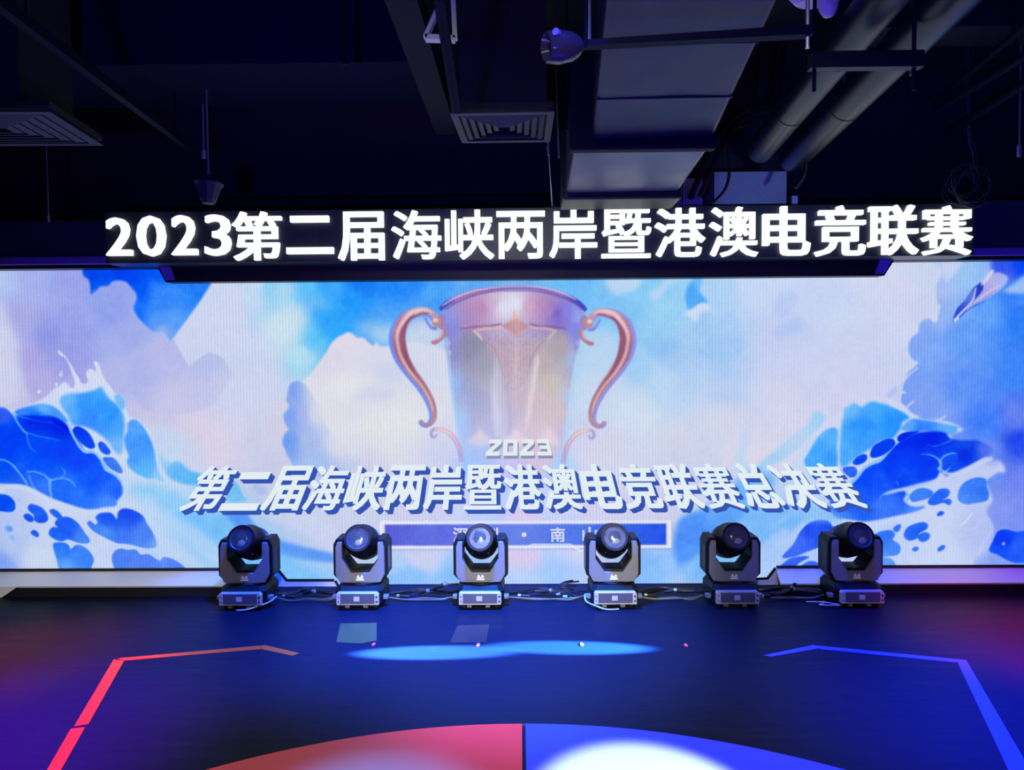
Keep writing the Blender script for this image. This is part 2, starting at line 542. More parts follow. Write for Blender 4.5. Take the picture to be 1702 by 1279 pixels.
    # ---- pale puffs in the cyan
    for (x, y, rx, ry, al) in ((478, 545, 34, 34, .55), (455, 560, 36, 30, .5), (486, 520, 26, 18, .5), (478, 480, 20, 10, .5), (530, 505, 22, 7, .35), (500, 590, 40, 18, .3), (640, 545, 46, 10, .4), (652, 560, 36, 14, .6)):
        dot(x, y, rx, ry, (206, 224, 238), 9, al)

    # ---- white cumulus left of the cup
    fill([(480, 640), (505, 632), (528, 606), (540, 590), (550, 572), (560, 561), (571, 555), (578, 552), (588, 556), (594, 561), (604, 561), (613, 568), (619, 574), (626, 568),
          (632, 575), (655, 574), (700, 570), (760, 600), (780, 700), (780, 800), (600, 810), (500, 800), (480, 740)],
         [(575, 562, (222, 216, 232)), (555, 600, (220, 214, 232)), (620, 600, (216, 216, 234)), (600, 650, (224, 222, 232)), (560, 700, (224, 222, 230)), (700, 620, (212, 216, 236)),
          (680, 680, (222, 222, 230)), (640, 720, (220, 220, 230)), (600, 780, (208, 206, 230)), (740, 760, (204, 206, 230)), (540, 780, (196, 200, 232))], 1.5, 1.0, n=5, wob=0.8, seed=2)
    fill([(481, 640), (487, 634), (498, 634), (512, 645), (530, 676), (548, 716), (580, 745), (600, 770), (560, 790), (500, 790), (482, 765), (474, 748), (469, 735), (473, 722), (479, 714),
          (475, 706), (471, 692), (476, 682), (480, 674), (476, 664), (478, 650)],
         [(487, 645, (128, 164, 234)), (484, 690, (128, 164, 236)), (478, 735, (124, 166, 238)), (500, 690, (168, 184, 234)), (515, 730, (172, 190, 234)), (530, 770, (170, 194, 236)), (525, 690, (206, 210, 232)), (560, 740, (214, 214, 232))], 1.3, 0.95, n=4, wob=1.0, seed=5)
    fill([(500, 636), (540, 630), (600, 700), (600, 760), (560, 740), (525, 690)], (220, 220, 232), 12, 0.75)
    for (x, y, rx, ry, c, al) in ((620, 655, 40, 14, (186, 194, 230), .35), (600, 690, 26, 9, (190, 196, 230), .35), (650, 620, 26, 18, (196, 204, 234), .5), (570, 640, 30, 20, (228, 228, 234), .6), (640, 700, 60, 24, (228, 226, 232), .6)):
        dot(x, y, rx, ry, c, 9, al)

    # ---- sky right of the cup
    fill([(1139, 496), (1142, 478), (1150, 466), (1160, 455), (1166, 470), (1163, 482), (1170, 494), (1177, 502), (1164, 504), (1153, 512), (1144, 514)], [(1150, 480, (84, 170, 242)), (1155, 500, (96, 176, 242)), (1160, 470, (120, 190, 242))], 2.2, 0.95)
    fill([(1140, 520), (1152, 512), (1166, 504), (1180, 508), (1180, 516), (1166, 520), (1158, 534), (1148, 528)], (212, 222, 244), 2.5, 0.9)
    fill([(1158, 530), (1170, 518), (1184, 520), (1196, 526), (1210, 518), (1226, 524), (1230, 545), (1238, 560), (1230, 590), (1200, 606), (1160, 590), (1150, 560)], (164, 202, 242), 6, 0.6)
    fill([(1010, 462), (1062, 460), (1060, 478), (1044, 484), (1032, 490), (1016, 486)], (206, 220, 240), 5, 0.75)
    fill([(1078, 490), (1094, 476), (1112, 464), (1130, 462), (1110, 476), (1100, 494), (1086, 500)], (204, 220, 242), 4, 0.7)
    fill([(1076, 575), (1110, 562), (1128, 556), (1124, 585), (1090, 596)], (144, 194, 242), 7, 0.55)
    fill([(1286, 520), (1292, 490), (1310, 478), (1326, 488), (1320, 510), (1300, 530)], (180, 198, 240), 5, 0.5)
    fill([(1284, 552), (1300, 538), (1330, 528), (1334, 548), (1300, 560)], (170, 196, 242), 5, 0.5)
    fill([(1185, 610), (1220, 606), (1226, 625), (1195, 630)], (172, 200, 242), 6, 0.4)

    # ---- blue sky mass at the right
    fill([(1556, 425), (1560, 440), (1566, 452), (1561, 464), (1556, 474), (1556, 490), (1559, 502), (1563, 510), (1561, 520), (1558, 533), (1552, 535), (1546, 530), (1538, 530), (1530, 536), (1527, 546),
          (1526, 553), (1518, 558), (1512, 568), (1510, 580), (1513, 592), (1518, 599), (1526, 602), (1520, 610), (1510, 618), (1505, 630), (1499, 640), (1494, 652), (1490, 668), (1510, 690), (1590, 740), (1640, 1000), (1790, 1000), (1790, 425)],
         [(1565, 480, (172, 192, 240)), (1560, 520, (156, 184, 240)), (1520, 575, (140, 174, 240)), (1540, 600, (134, 172, 242)), (1600, 560, (112, 164, 242)), (1640, 520, (110, 168, 244)), (1690, 540, (70, 140, 240)),
          (1690, 620, (78, 144, 242)), (1690, 500, (64, 130, 240)), (1600, 460, (160, 200, 242)), (1570, 440, (190, 208, 240)), (1600, 640, (108, 154, 242)), (1530, 660, (138, 168, 240)), (1560, 690, (136, 168, 240)),
          (1640, 700, (84, 140, 244)), (1690, 690, (110, 136, 236)), (1690, 740, (60, 96, 226)), (1640, 760, (130, 160, 240)), (1690, 800, (120, 140, 234)), (1660, 850, (142, 160, 238)), (1690, 860, (130, 150, 236)),
          (1660, 940, (140, 165, 240)), (1760, 640, (70, 130, 238)), (1620, 900, (190, 205, 240))], 1.4, 1.0, n=5, wob=0.6, seed=9)
    fill([(1568, 440), (1580, 428), (1600, 428), (1592, 450), (1580, 462), (1574, 470)], (206, 214, 240), 3, 0.8)
    # shard of light and dark at the far right
    fill([(1588, 530), (1608, 492), (1632, 458), (1650, 430), (1668, 428), (1640, 478), (1610, 512)], (176, 196, 242), 3, 0.75)
    fill([(1652, 428), (1706, 428), (1706, 452), (1676, 466), (1656, 462), (1648, 450)], [(1665, 445, (58, 92, 226)), (1695, 440, (24, 80, 232)), (1670, 460, (90, 110, 230))], 4, 0.95)
    fill([(1640, 466), (1656, 452), (1676, 462), (1664, 480), (1640, 496), (1612, 512), (1598, 522), (1606, 506), (1626, 484)], [(1650, 465, (186, 176, 226)), (1630, 490, (168, 166, 228)), (1610, 512, (130, 140, 224)), (1665, 470, (176, 190, 240))], 1.5, 0.95)
    fill([(1584, 535), (1590, 514), (1602, 500), (1618, 478), (1630, 472), (1634, 480), (1622, 496), (1608, 508), (1598, 522)], [(1592, 520, (44, 74, 200)), (1612, 490, (100, 122, 222)), (1628, 476, (56, 76, 196))], 1.2, 0.9)
    fill([(1620, 488), (1628, 470), (1634, 474), (1630, 486), (1620, 496)], (52, 70, 190), 1, 0.85)
    line([(1630, 474), (1638, 466), (1648, 452), (1652, 450)], [1, 5, 6, 3], (208, 208, 238), 0.8)
    line([(1586, 534), (1598, 520), (1616, 500), (1622, 478)], [6, 4, 3, 2], (204, 212, 242), 0.9)
    line([(1594, 528), (1612, 512), (1640, 500)], [3, 3, 1], (66, 96, 214), 0.9, 0.9)
    line([(1606, 516), (1636, 490), (1662, 474)], [1, 4, 2], (214, 196, 226), 1, 0.8)
    fill([(1668, 484), (1690, 468), (1706, 458), (1706, 486), (1686, 488)], (186, 208, 242), 3, 0.8)
    fill([(1610, 512), (1650, 496), (1700, 492), (1704, 508), (1650, 512)], (104, 166, 246), 5, 0.5)

    FO = (206, 216, 242)                            # foam
    # ---- left wave
    fill([(-60, 690), (0, 676), (22, 681), (55, 670), (78, 658), (88, 648), (100, 641), (106, 636), (116, 640), (125, 650), (150, 645), (170, 640), (180, 640), (190, 652), (205, 661), (208, 672), (214, 692),
          (222, 694), (236, 702), (250, 718), (258, 738), (266, 760), (278, 792), (330, 815), (420, 880), (470, 940), (480, 990), (-60, 990)],
         [(60, 680, FO), (150, 645, (214, 220, 242)), (220, 700, (208, 220, 242)), (270, 800, (200, 216, 242)), (350, 850, (170, 210, 244)), (440, 940, (150, 200, 244)), (100, 860, (204, 212, 240)), (20, 900, (184, 200, 240)), (60, 930, (204, 214, 240)), (0, 940, (136, 166, 240)), (150, 940, (200, 212, 242)), (330, 940, (176, 206, 242))], 2.0, 1.0)
    fill([(210, 694), (300, 720), (340, 760), (330, 800), (280, 800), (262, 750), (240, 705)], [(230, 700, (210, 216, 240)), (280, 740, (196, 216, 242)), (320, 780, (206, 210, 236))], 7, 0.7)
    # splash
    fill([(100, 650), (107, 635), (113, 640), (121, 645), (124, 634), (121, 618), (127, 622), (133, 634), (140, 638), (146, 634), (143, 622), (146, 615), (152, 613), (158, 617), (160, 612), (156, 604), (158, 600), (164, 604),
          (168, 616), (174, 630), (182, 641), (186, 652), (150, 652)], (212, 218, 242), 0.9, 1.0)
    line([(97, 583), (101, 588), (108, 593), (114, 602), (119, 612), (124, 624), (130, 634)], [5, 4.5, 2.5, 2.5, 4, 6, 10], (212, 220, 244), 0.7)
    for (x, y, r) in ((101, 623, 2.6), (102, 618, 1.6), (94, 639, 2.6), (65, 651, 2.8), (96, 646, 1.4)):
        dot(x, y, r, r * 1.3, (210, 216, 242), 0.7)
    fill([(110, 632), (118, 622), (124, 630), (122, 643), (116, 644)], (176, 180, 232), 1.5, 0.6)
    # crest, light blue
    fill([(99, 664), (110, 655), (135, 653), (155, 649), (168, 643), (174, 652), (184, 664), (194, 672), (203, 685), (207, 700), (206, 722), (203, 752), (192, 752), (180, 735), (160, 718), (140, 709), (121, 706), (112, 690), (104, 678)],
         [(110, 660, (120, 190, 246)), (168, 648, (84, 176, 248)), (140, 675, (66, 156, 250)), (180, 690, (70, 160, 250)), (200, 710, (96, 176, 248)), (150, 700, (76, 150, 248)), (195, 745, (130, 186, 246)), (112, 685, (110, 180, 248))], 2.2)
    fill([(189, 659), (198, 656), (206, 664), (208, 676), (204, 682), (196, 674)], (120, 190, 246), 1.6, 0.9)
    fill([(24, 684), (45, 676), (70, 671), (90, 676), (104, 688), (113, 702), (90, 700), (60, 698), (36, 694)], [(30, 686, (70, 140, 244)), (70, 675, (116, 186, 248)), (100, 690, (90, 165, 248)), (60, 692, (50, 130, 242))], 1.6)
    # deep body
    fill([(-60, 680), (0, 677), (14, 682), (22, 690), (34, 690), (60, 691), (86, 692), (104, 700), (117, 712), (125, 725), (136, 742), (142, 750), (156, 752), (170, 766), (180, 782), (194, 792), (203, 808), (203, 822), (195, 832),
          (192, 842), (175, 843), (145, 848), (112, 838), (82, 828), (60, 816), (46, 809), (24, 805), (-60, 800)],
         [(0, 690, (70, 110, 234)), (10, 720, (0, 76, 228)), (60, 702, (0, 60, 222)), (100, 708, (0, 44, 212)), (60, 730, (14, 84, 232)), (20, 750, (8, 84, 234)), (90, 750, (4, 80, 232)), (60, 770, (18, 92, 238)), (130, 770, (10, 86, 236)),
          (150, 800, (22, 96, 238)), (195, 815, (44, 112, 242)), (130, 825, (60, 130, 244)), (30, 785, (40, 104, 236)), (40, 800, (60, 116, 236)), (180, 835, (90, 150, 246)), (110, 800, (50, 120, 240)), (70, 810, (66, 130, 242))], 1.4)
    VE = (128, 188, 248)
    for pts, wd, al in (
            ([(22, 686), (28, 700), (36, 712), (46, 722)], [4, 3, 2.5, 2], .9),
            ([(24, 690), (40, 694), (66, 700), (90, 702)], [3, 3, 2, 1], .35),
            ([(36, 716), (48, 720), (60, 724), (80, 728), (100, 732)], [2, 2.5, 2, 2, 1], .45),
            ([(44, 722), (50, 742), (60, 752)], [3, 3, 1], .4),
            ([(-5, 764), (8, 765), (20, 772), (32, 786), (46, 806)], [2.5, 2.5, 3, 3, 3], .85),
            ([(44, 784), (58, 784), (74, 790), (84, 798), (98, 795), (116, 798), (126, 810)], [2, 3, 3, 4, 3, 2.5, 1.5], .7),
            ([(83, 796), (83, 812), (86, 828)], [5, 4, 3], .85),
            ([(48, 790), (54, 806), (60, 814)], [2, 3, 2], .6),
            ([(102, 776), (108, 786), (100, 796)], [1, 3, 2], .5),
            ([(80, 700), (100, 712), (112, 722), (122, 730)], [1, 1, 1, 1], .35)):
        line(pts, wd, VE, 1.1, al)
    line([(114, 704), (118, 716), (124, 728), (132, 742), (142, 751), (156, 752), (168, 764), (176, 780), (190, 788), (203, 800)], [5, 5, 4, 4, 5, 4, 4, 5, 4, 4], (160, 202, 248), 1.1, 0.95)
    CE = [(125, 715, (12, 70, 222)), (150, 740, (24, 84, 228)), (175, 745, (46, 104, 232)), (190, 775, (74, 130, 238)), (200, 785, (90, 140, 238))]
    fill([(121, 714), (126, 709), (134, 710), (145, 717), (153, 728), (158, 742), (151, 746), (140, 741), (129, 731), (123, 722)], CE, 0.9)
    fill([(163, 738), (167, 734), (173, 736), (179, 743), (184, 751), (180, 756), (172, 754), (166, 748)], CE, 0.9)
    fill([(171, 762), (178, 760), (188, 761), (197, 770), (204, 783), (200, 787), (190, 783), (180, 776)], CE, 1.0)
    # lighter blue tongues down the slope
    fill([(212, 704), (220, 697), (230, 700), (240, 712), (250, 730), (257, 752), (260, 772), (266, 788), (273, 800), (258, 796), (244, 795), (228, 788), (214, 776), (211, 766), (214, 758), (209, 745), (207, 728), (212, 716)],
         [(222, 705, (104, 176, 246)), (240, 740, (80, 160, 248)), (225, 740, (84, 158, 246)), (240, 780, (104, 184, 248)), (265, 792, (150, 206, 246))], 1.7)
    fill([(262, 754), (272, 760), (284, 768), (296, 766), (304, 772), (316, 782), (336, 790), (340, 806), (318, 806), (300, 803), (284, 796), (272, 780)], [(265, 760, (170, 208, 244)), (300, 785, (112, 190, 244)), (330, 800, (104, 186, 240))], 2.2)
    for pts, c, f, al in (
            ([(210, 812), (260, 806), (310, 830), (370, 900), (440, 960), (470, 990), (420, 990), (330, 920), (260, 850)], (140, 204, 246), 9, .75),
            ([(285, 858), (330, 852), (390, 858), (440, 896), (500, 940), (540, 960), (480, 985), (400, 930), (330, 890)], (124, 194, 246), 6, .8),
            ([(372, 850), (404, 846), (424, 874), (450, 892), (500, 908), (560, 922), (560, 935), (500, 930), (440, 912), (400, 880)], (86, 150, 238), 3.5, .8),
            ([(400, 860), (430, 900), (520, 935), (560, 950), (560, 985), (480, 985), (430, 930)], (140, 200, 246), 8, .6),
            ([(425, 860), (470, 870), (540, 905), (560, 915), (560, 880), (500, 850)], (206, 212, 238), 5, .7),
            ([(385, 800), (396, 806), (404, 824), (410, 832), (384, 834), (376, 820)], (112, 196, 240), 2, .8),
            ([(420, 806), (438, 808), (446, 820), (430, 822)], (176, 186, 234), 2, .7),
            ([(240, 820), (280, 850), (340, 885), (390, 940), (370, 950), (300, 890), (250, 850)], (200, 216, 244), 6, .55),
            ([(210, 850), (260, 872), (310, 920), (360, 965), (330, 975), (270, 930), (225, 880)], (196, 214, 244), 6, .7)):
        fill(pts, c, f, al)
    # pods at the bottom left
    PO = [(10, 835, (22, 92, 230)), (60, 850, (46, 108, 232)), (50, 862, (30, 96, 228)), (110, 880, (40, 104, 234)), (140, 895, (86, 144, 240)), (175, 860, (34, 96, 234)), (215, 852, (36, 84, 226)), (240, 890, (86, 138, 238)), (170, 885, (90, 150, 242)),
          (110, 915, (60, 132, 240)), (140, 925, (72, 140, 242)), (110, 942, (110, 170, 244)), (200, 925, (90, 138, 236)), (240, 935, (96, 138, 236)), (290, 940, (100, 140, 238)), (260, 905, (130, 170, 242))]
    for pts in ([(-10, 822), (0, 821), (14, 824), (24, 834), (25, 846), (18, 851), (4, 850), (-10, 846)],
                [(46, 844), (50, 838), (58, 839), (70, 844), (78, 854), (80, 863), (74, 869), (63, 869), (57, 864), (56, 856), (49, 850)],
                [(39, 858), (43, 854), (50, 855), (56, 861), (56, 866), (50, 868), (43, 864)],
                [(51, 885), (56, 881), (62, 884), (65, 889), (62, 893), (55, 890)],
                [(82, 849), (88, 846), (95, 849), (102, 856), (103, 862), (96, 862), (88, 857)],
                [(91, 871), (96, 862), (106, 859), (118, 861), (130, 870), (140, 884), (149, 897), (146, 903), (132, 903), (114, 897), (102, 900), (92, 897), (82, 890), (82, 882), (88, 876), (96, 877)],
                [(88, 906), (94, 902), (106, 902), (114, 906), (118, 913), (126, 906), (138, 908), (150, 918), (156, 930), (153, 940), (146, 950), (104, 950), (94, 930)],
                [(145, 870), (150, 866), (158, 872), (162, 868), (159, 860), (166, 853), (178, 851), (188, 855), (194, 863), (197, 850), (208, 845), (224, 849), (238, 858), (243, 868), (252, 882), (260, 900), (258, 910), (240, 911), (215, 905), (195, 903), (175, 894), (160, 886), (152, 880)],
                [(186, 928), (190, 917), (200, 912), (212, 914), (226, 914), (234, 922), (246, 921), (258, 928), (266, 932), (272, 926), (286, 929), (300, 937), (310, 948), (300, 955), (200, 955), (190, 945)]):
        fill(pts, PO, 1.1)
    for (x, y, rx, ry, c) in ((15, 879, 7, 5, (110, 160, 240)), (20, 894, 5, 3, (140, 180, 240)), (32, 831, 2, 2, (140, 190, 244))):
        dot(x, y, rx, ry, c, 1.3, 0.9, 0.4)
    fill([(-60, 800), (0, 806), (10, 815), (-5, 822), (-60, 840)], (206, 214, 242), 3, 0.8)
    line([(-5, 806), (20, 808), (45, 812), (80, 830), (112, 842), (150, 850), (196, 846)], [4, 6, 8, 9, 8, 6, 8], (206, 216, 242), 2.0, 0.9)

    # ---- right wave
    fill([(1465, 662), (1475, 664), (1484, 660), (1492, 662), (1500, 672), (1512, 684), (1526, 692), (1548, 696), (1570, 700), (1588, 706), (1600, 716), (1560, 730), (1640, 760), (1662, 766), (1670, 785), (1640, 800), (1650, 830),
          (1640, 850), (1650, 880), (1640, 910), (1620, 930), (1600, 990), (1290, 990), (1180, 960), (1200, 900), (1260, 830), (1320, 770), (1345, 720), (1390, 690), (1420, 670)],
         [(1480, 668, (210, 214, 240)), (1400, 700, (210, 214, 240)), (1340, 760, (200, 216, 242)), (1280, 830, (190, 210, 242)), (1260, 900, (160, 200, 246)), (1560, 860, (202, 212, 242)), (1620, 790, (196, 206, 242)), (1560, 930, (202, 214, 244)), (1440, 870, (190, 210, 246)), (1630, 880, (184, 196, 240)), (1230, 960, (190, 210, 246)), (1320, 900, (180, 205, 246))], 2.5)
    fill([(1304, 735), (1330, 714), (1346, 702), (1350, 688), (1358, 684), (1368, 688), (1370, 698), (1362, 710), (1346, 726), (1324, 748), (1290, 770), (1250, 785), (1280, 755)], [(1360, 690, (160, 208, 242)), (1330, 720, (186, 214, 242)), (1270, 775, (170, 210, 242))], 2.5, 0.9)
    fill([(1220, 790), (1226, 740), (1240, 715), (1248, 722), (1240, 760), (1250, 780)], (186, 214, 242), 5, 0.6)
    fill([(1337, 768), (1342, 756), (1350, 742), (1362, 724), (1374, 714), (1388, 711), (1393, 720), (1391, 742), (1392, 770), (1385, 790), (1350, 790)], [(1380, 718, (106, 186, 246)), (1360, 745, (90, 176, 248)), (1380, 765, (86, 172, 246))], 1.8)
    fill([(1402, 690), (1403, 680), (1412, 674), (1420, 670), (1432, 676), (1442, 670), (1452, 667), (1462, 670), (1472, 672), (1488, 678), (1504, 686), (1512, 694), (1500, 702), (1496, 714), (1480, 732), (1462, 734), (1446, 746), (1424, 760), (1404, 776), (1396, 768), (1396, 740), (1398, 712)],
         [(1412, 680, (120, 192, 244)), (1455, 675, (92, 180, 246)), (1430, 710, (66, 160, 248)), (1480, 700, (64, 158, 250)), (1410, 750, (92, 178, 248)), (1450, 735, (80, 164, 248))], 2.2)
    fill([(1498, 714), (1504, 704), (1516, 696), (1534, 693), (1552, 697), (1572, 704), (1590, 708), (1588, 720), (1566, 722), (1540, 717), (1516, 718)], [(1510, 705, (110, 176, 248)), (1540, 700, (76, 150, 248)), (1575, 712, (110, 180, 248)), (1530, 712, (70, 140, 246))], 1.6)
    line([(1482, 668), (1500, 678), (1514, 690), (1530, 696), (1556, 700), (1590, 707)], [14, 9, 5, 3, 3, 2], (206, 214, 242), 1.3, 0.9)
    line([(1526, 611), (1512, 622), (1502, 634), (1497, 648), (1490, 668)], [2, 2.5, 3.5, 7, 14], (200, 208, 240), 1.0, 0.95)
    line([(1494, 656), (1500, 652), (1506, 654)], [3, 4, 2], (204, 210, 240), 1)
    line([(1506, 678), (1512, 672), (1520, 666)], [4, 3, 2], (196, 206, 242), 1)
    line([(1556, 700), (1568, 694), (1574, 690)], [3, 3, 1], (190, 204, 244), 1)
    fill([(1474, 660), (1478, 650), (1490, 642), (1492, 650), (1484, 660)], (176, 196, 240), 1.5, 0.8)
    # deep body
    fill([(1395, 800), (1408, 812), (1424, 794), (1436, 780), (1450, 772), (1462, 768), (1474, 754), (1490, 738), (1504, 730), (1518, 721), (1534, 718), (1556, 717), (1572, 720), (1580, 729), (1600, 732), (1624, 732), (1642, 740),
          (1652, 750), (1636, 760), (1618, 770), (1602, 778), (1584, 786), (1574, 791), (1566, 788), (1562, 782), (1558, 796), (1540, 804), (1516, 810), (1490, 814), (1470, 822), (1500, 815), (1506, 822), (1502, 832), (1516, 842), (1538, 842), (1520, 853), (1486, 860), (1446, 868), (1420, 866), (1386, 858), (1380, 830)],
         [(1500, 735, (0, 60, 226)), (1550, 725, (0, 46, 214)), (1600, 740, (40, 92, 226)), (1600, 755, (0, 60, 210)), (1640, 748, (90, 120, 234)), (1580, 770, (40, 100, 234)), (1480, 765, (12, 78, 232)), (1540, 765, (10, 70, 228)),
          (1440, 790, (30, 92, 236)), (1500, 795, (30, 88, 234)), (1550, 785, (24, 84, 232)), (1460, 810, (40, 100, 238)), (1470, 840, (74, 130, 242)), (1530, 845, (96, 148, 244)), (1420, 840, (46, 104, 234)), (1400, 860, (80, 140, 242))], 1.5)
    fill([(1645, 740), (1680, 725), (1706, 715), (1706, 745), (1670, 760), (1640, 770)], [(1690, 730, (40, 80, 226)), (1650, 750, (110, 140, 236))], 8, 0.7)
    for pts, wd, al in (
            ([(1540, 738), (1552, 742), (1566, 738), (1582, 732)], [1, 2, 2, 2], .4),
            ([(1530, 755), (1545, 756), (1558, 762), (1564, 772), (1560, 782)], [1, 2, 3, 5, 6], .8),
            ([(1562, 770), (1568, 760), (1580, 754), (1590, 754)], [5, 4, 3, 2], .8),
            ([(1560, 776), (1570, 784), (1580, 776)], [4, 4, 1], .8),
            ([(1462, 830), (1468, 822), (1485, 815), (1506, 816)], [2, 2.5, 2.5, 2], .6),
            ([(1506, 816), (1510, 826), (1506, 834)], [3, 5, 3], .8),
            ([(1490, 800), (1493, 806)], [2, 3], .5)):
        line(pts, wd, (140, 192, 248), 1.1, al)
    line([(1410, 806), (1424, 794), (1436, 779), (1450, 770), (1464, 764), (1478, 749), (1490, 736), (1504, 728)], [5, 5, 4, 4, 5, 4, 4, 3], (150, 198, 248), 1.1, 0.95)
    line([(1566, 786), (1590, 788), (1614, 778), (1636, 766), (1650, 762)], [5, 6, 7, 8, 6], (200, 210, 242), 1.6, 0.9)
    line([(1470, 822), (1500, 813), (1530, 806), (1556, 800), (1566, 788)], [2, 4, 6, 9, 8], (196, 210, 244), 1.6, 0.9)
    line([(1400, 866), (1440, 872), (1490, 862), (1530, 852), (1550, 838), (1558, 800)], [8, 10, 9, 8, 7, 8], (200, 212, 244), 2.0, 0.9)
    CR = [(1500, 725, (8, 58, 218)), (1465, 745, (16, 76, 226)), (1430, 765, (28, 88, 228)), (1415, 785, (60, 110, 234)), (1575, 765, (36, 96, 232))]
    for pts in ([(1491, 729), (1496, 722), (1508, 718), (1528, 717), (1518, 722), (1506, 730), (1496, 735)],
                [(1446, 756), (1450, 744), (1460, 736), (1474, 730), (1486, 731), (1487, 740), (1476, 751), (1462, 759), (1450, 761)],
                [(1417, 769), (1424, 760), (1434, 755), (1441, 757), (1440, 765), (1432, 771), (1422, 773)],
                [(1400, 780), (1408, 776), (1420, 776), (1425, 784), (1420, 793), (1410, 792)],
                [(1566, 770), (1568, 761), (1580, 756), (1592, 756), (1590, 764), (1578, 772)]):
        fill(pts, CR, 1.0)
    PR = [(1530, 820, (80, 140, 242)), (1560, 830, (50, 108, 236)), (1565, 855, (50, 110, 236)), (1525, 880, (46, 108, 234)), (1540, 893, (66, 128, 240)), (1470, 890, (66, 126, 238)), (1490, 905, (90, 150, 244)), (1470, 935, (110, 160, 246)),
          (1350, 880, (50, 92, 230)), (1320, 910, (80, 120, 238)), (1400, 880, (40, 88, 228)), (1340, 938, (66, 112, 236)), (1620, 815, (72, 132, 240)), (1600, 830, (90, 150, 244)), (1670, 900, (14, 76, 232)), (1690, 910, (60, 110, 238)), (1660, 925, (40, 100, 238))]
    for pts in ([(1512, 824), (1520, 815), (1532, 811), (1544, 813), (1551, 819), (1545, 827), (1530, 832), (1516, 834)],
                [(1542, 836), (1548, 824), (1560, 814), (1572, 812), (1579, 817), (1576, 825), (1567, 831), (1578, 829), (1582, 835), (1577, 840), (1568, 836), (1552, 840)],
                [(1557, 856), (1562, 850), (1569, 851), (1567, 856), (1560, 858)],
                [(1502, 888), (1508, 877), (1520, 871), (1534, 868), (1542, 872), (1540, 880), (1529, 886), (1524, 895), (1512, 899), (1504, 895)],
                [(1525, 894), (1530, 887), (1540, 885), (1546, 890), (1542, 898), (1532, 901)],
                [(1516, 913), (1521, 909), (1527, 911), (1524, 916), (1518, 916)],
                [(1558, 913), (1564, 907), (1571, 907), (1569, 913), (1561, 917)],
                [(1450, 896), (1458, 886), (1470, 882), (1482, 882), (1488, 889), (1484, 897), (1494, 904), (1497, 914), (1490, 923), (1470, 926), (1450, 930)],
                [(1484, 880), (1490, 873), (1497, 872), (1496, 880), (1490, 885)],
                [(1450, 945), (1458, 930), (1472, 927), (1484, 931), (1487, 945)],
                [(1300, 926), (1318, 905), (1330, 884), (1344, 870), (1362, 864), (1378, 867), (1385, 876), (1396, 872), (1410, 872), (1416, 885), (1396, 895), (1366, 908), (1340, 918), (1318, 926)],
                [(1330, 945), (1342, 934), (1356, 934), (1366, 945)],
                [(1290, 950), (1310, 930), (1330, 925), (1345, 926), (1330, 935), (1310, 950)],
                [(1592, 822), (1596, 810), (1606, 800), (1622, 794), (1638, 796), (1640, 808), (1644, 822), (1640, 832), (1624, 836), (1606, 838), (1594, 833)],
                [(1644, 916), (1650, 900), (1658, 884), (1672, 880), (1690, 884), (1720, 884), (1720, 930), (1690, 936), (1672, 930), (1658, 922)]):
        fill(pts, PR, 1.2)
    line([(1596, 874), (1606, 866), (1616, 852)], [2, 3, 2], (220, 226, 244), 1, 0.8)
    dot(1668, 904, 3, 3, (180, 200, 244), 1, .8)
    fill([(1640, 800), (1660, 785), (1670, 790), (1662, 800), (1646, 804)], (110, 150, 240), 2, .8)
    line([(1600, 880), (1620, 878), (1640, 860), (1650, 880), (1636, 900), (1624, 925)], [2, 2, 2, 2, 2, 3], (206, 212, 242), 1.2, .6)
    # rocks-of-blue streaks under the caption, right
    for pts, c, f, al in (
            ([(1126, 868), (1180, 838), (1220, 800), (1262, 780), (1290, 800), (1250, 850), (1190, 900), (1126, 940)], [(1140, 890, (70, 140, 240)), (1200, 840, (96, 166, 246)), (1260, 800, (120, 190, 246)), (1150, 920, (90, 156, 244))], 5, .85),
            ([(1150, 940), (1210, 880), (1280, 830), (1310, 850), (1250, 910), (1190, 965)], (128, 190, 248), 6, .8),
            ([(1260, 900), (1300, 868), (1330, 852), (1330, 870), (1290, 905), (1262, 930)], (112, 180, 246), 4, .7),
            ([(1190, 960), (1250, 915), (1300, 880), (1310, 890), (1260, 940), (1220, 975)], (190, 210, 246), 5, .7),
            ([(1290, 850), (1340, 830), (1400, 862), (1360, 868), (1310, 862)], (128, 190, 246), 5, .6),
            ([(1060, 960), (1110, 920), (1126, 940), (1100, 985), (1060, 990)], (150, 196, 246), 6, .7)):
        fill(pts, c, f, al)

    # ---- bottom centre: pale sea
    fill([(640, 960), (680, 945), (720, 952), (750, 946), (760, 958), (740, 970), (660, 975)], (140, 190, 242), 6, .7)
    fill([(900, 940), (930, 920), (960, 932), (980, 960), (930, 965)], (170, 200, 242), 7, .6)
    fill([(838, 850), (900, 850), (896, 905), (900, 935), (860, 945), (838, 930)], (222, 196, 220), 9, .75)
    fill([(826, 800), (850, 800), (850, 860), (826, 860)], (190, 200, 236), 8, .5)

    # ---- the cup
    cup = [(733, 517), (737, 545), (742, 580), (747, 620), (753, 665), (760, 710), (766, 750), (772, 790), (934, 790), (938, 750), (941, 710), (946, 665), (952, 620), (958, 590), (964, 560), (970, 530), (973, 512), (950, 494), (910, 484), (855, 480), (800, 484), (758, 498)]
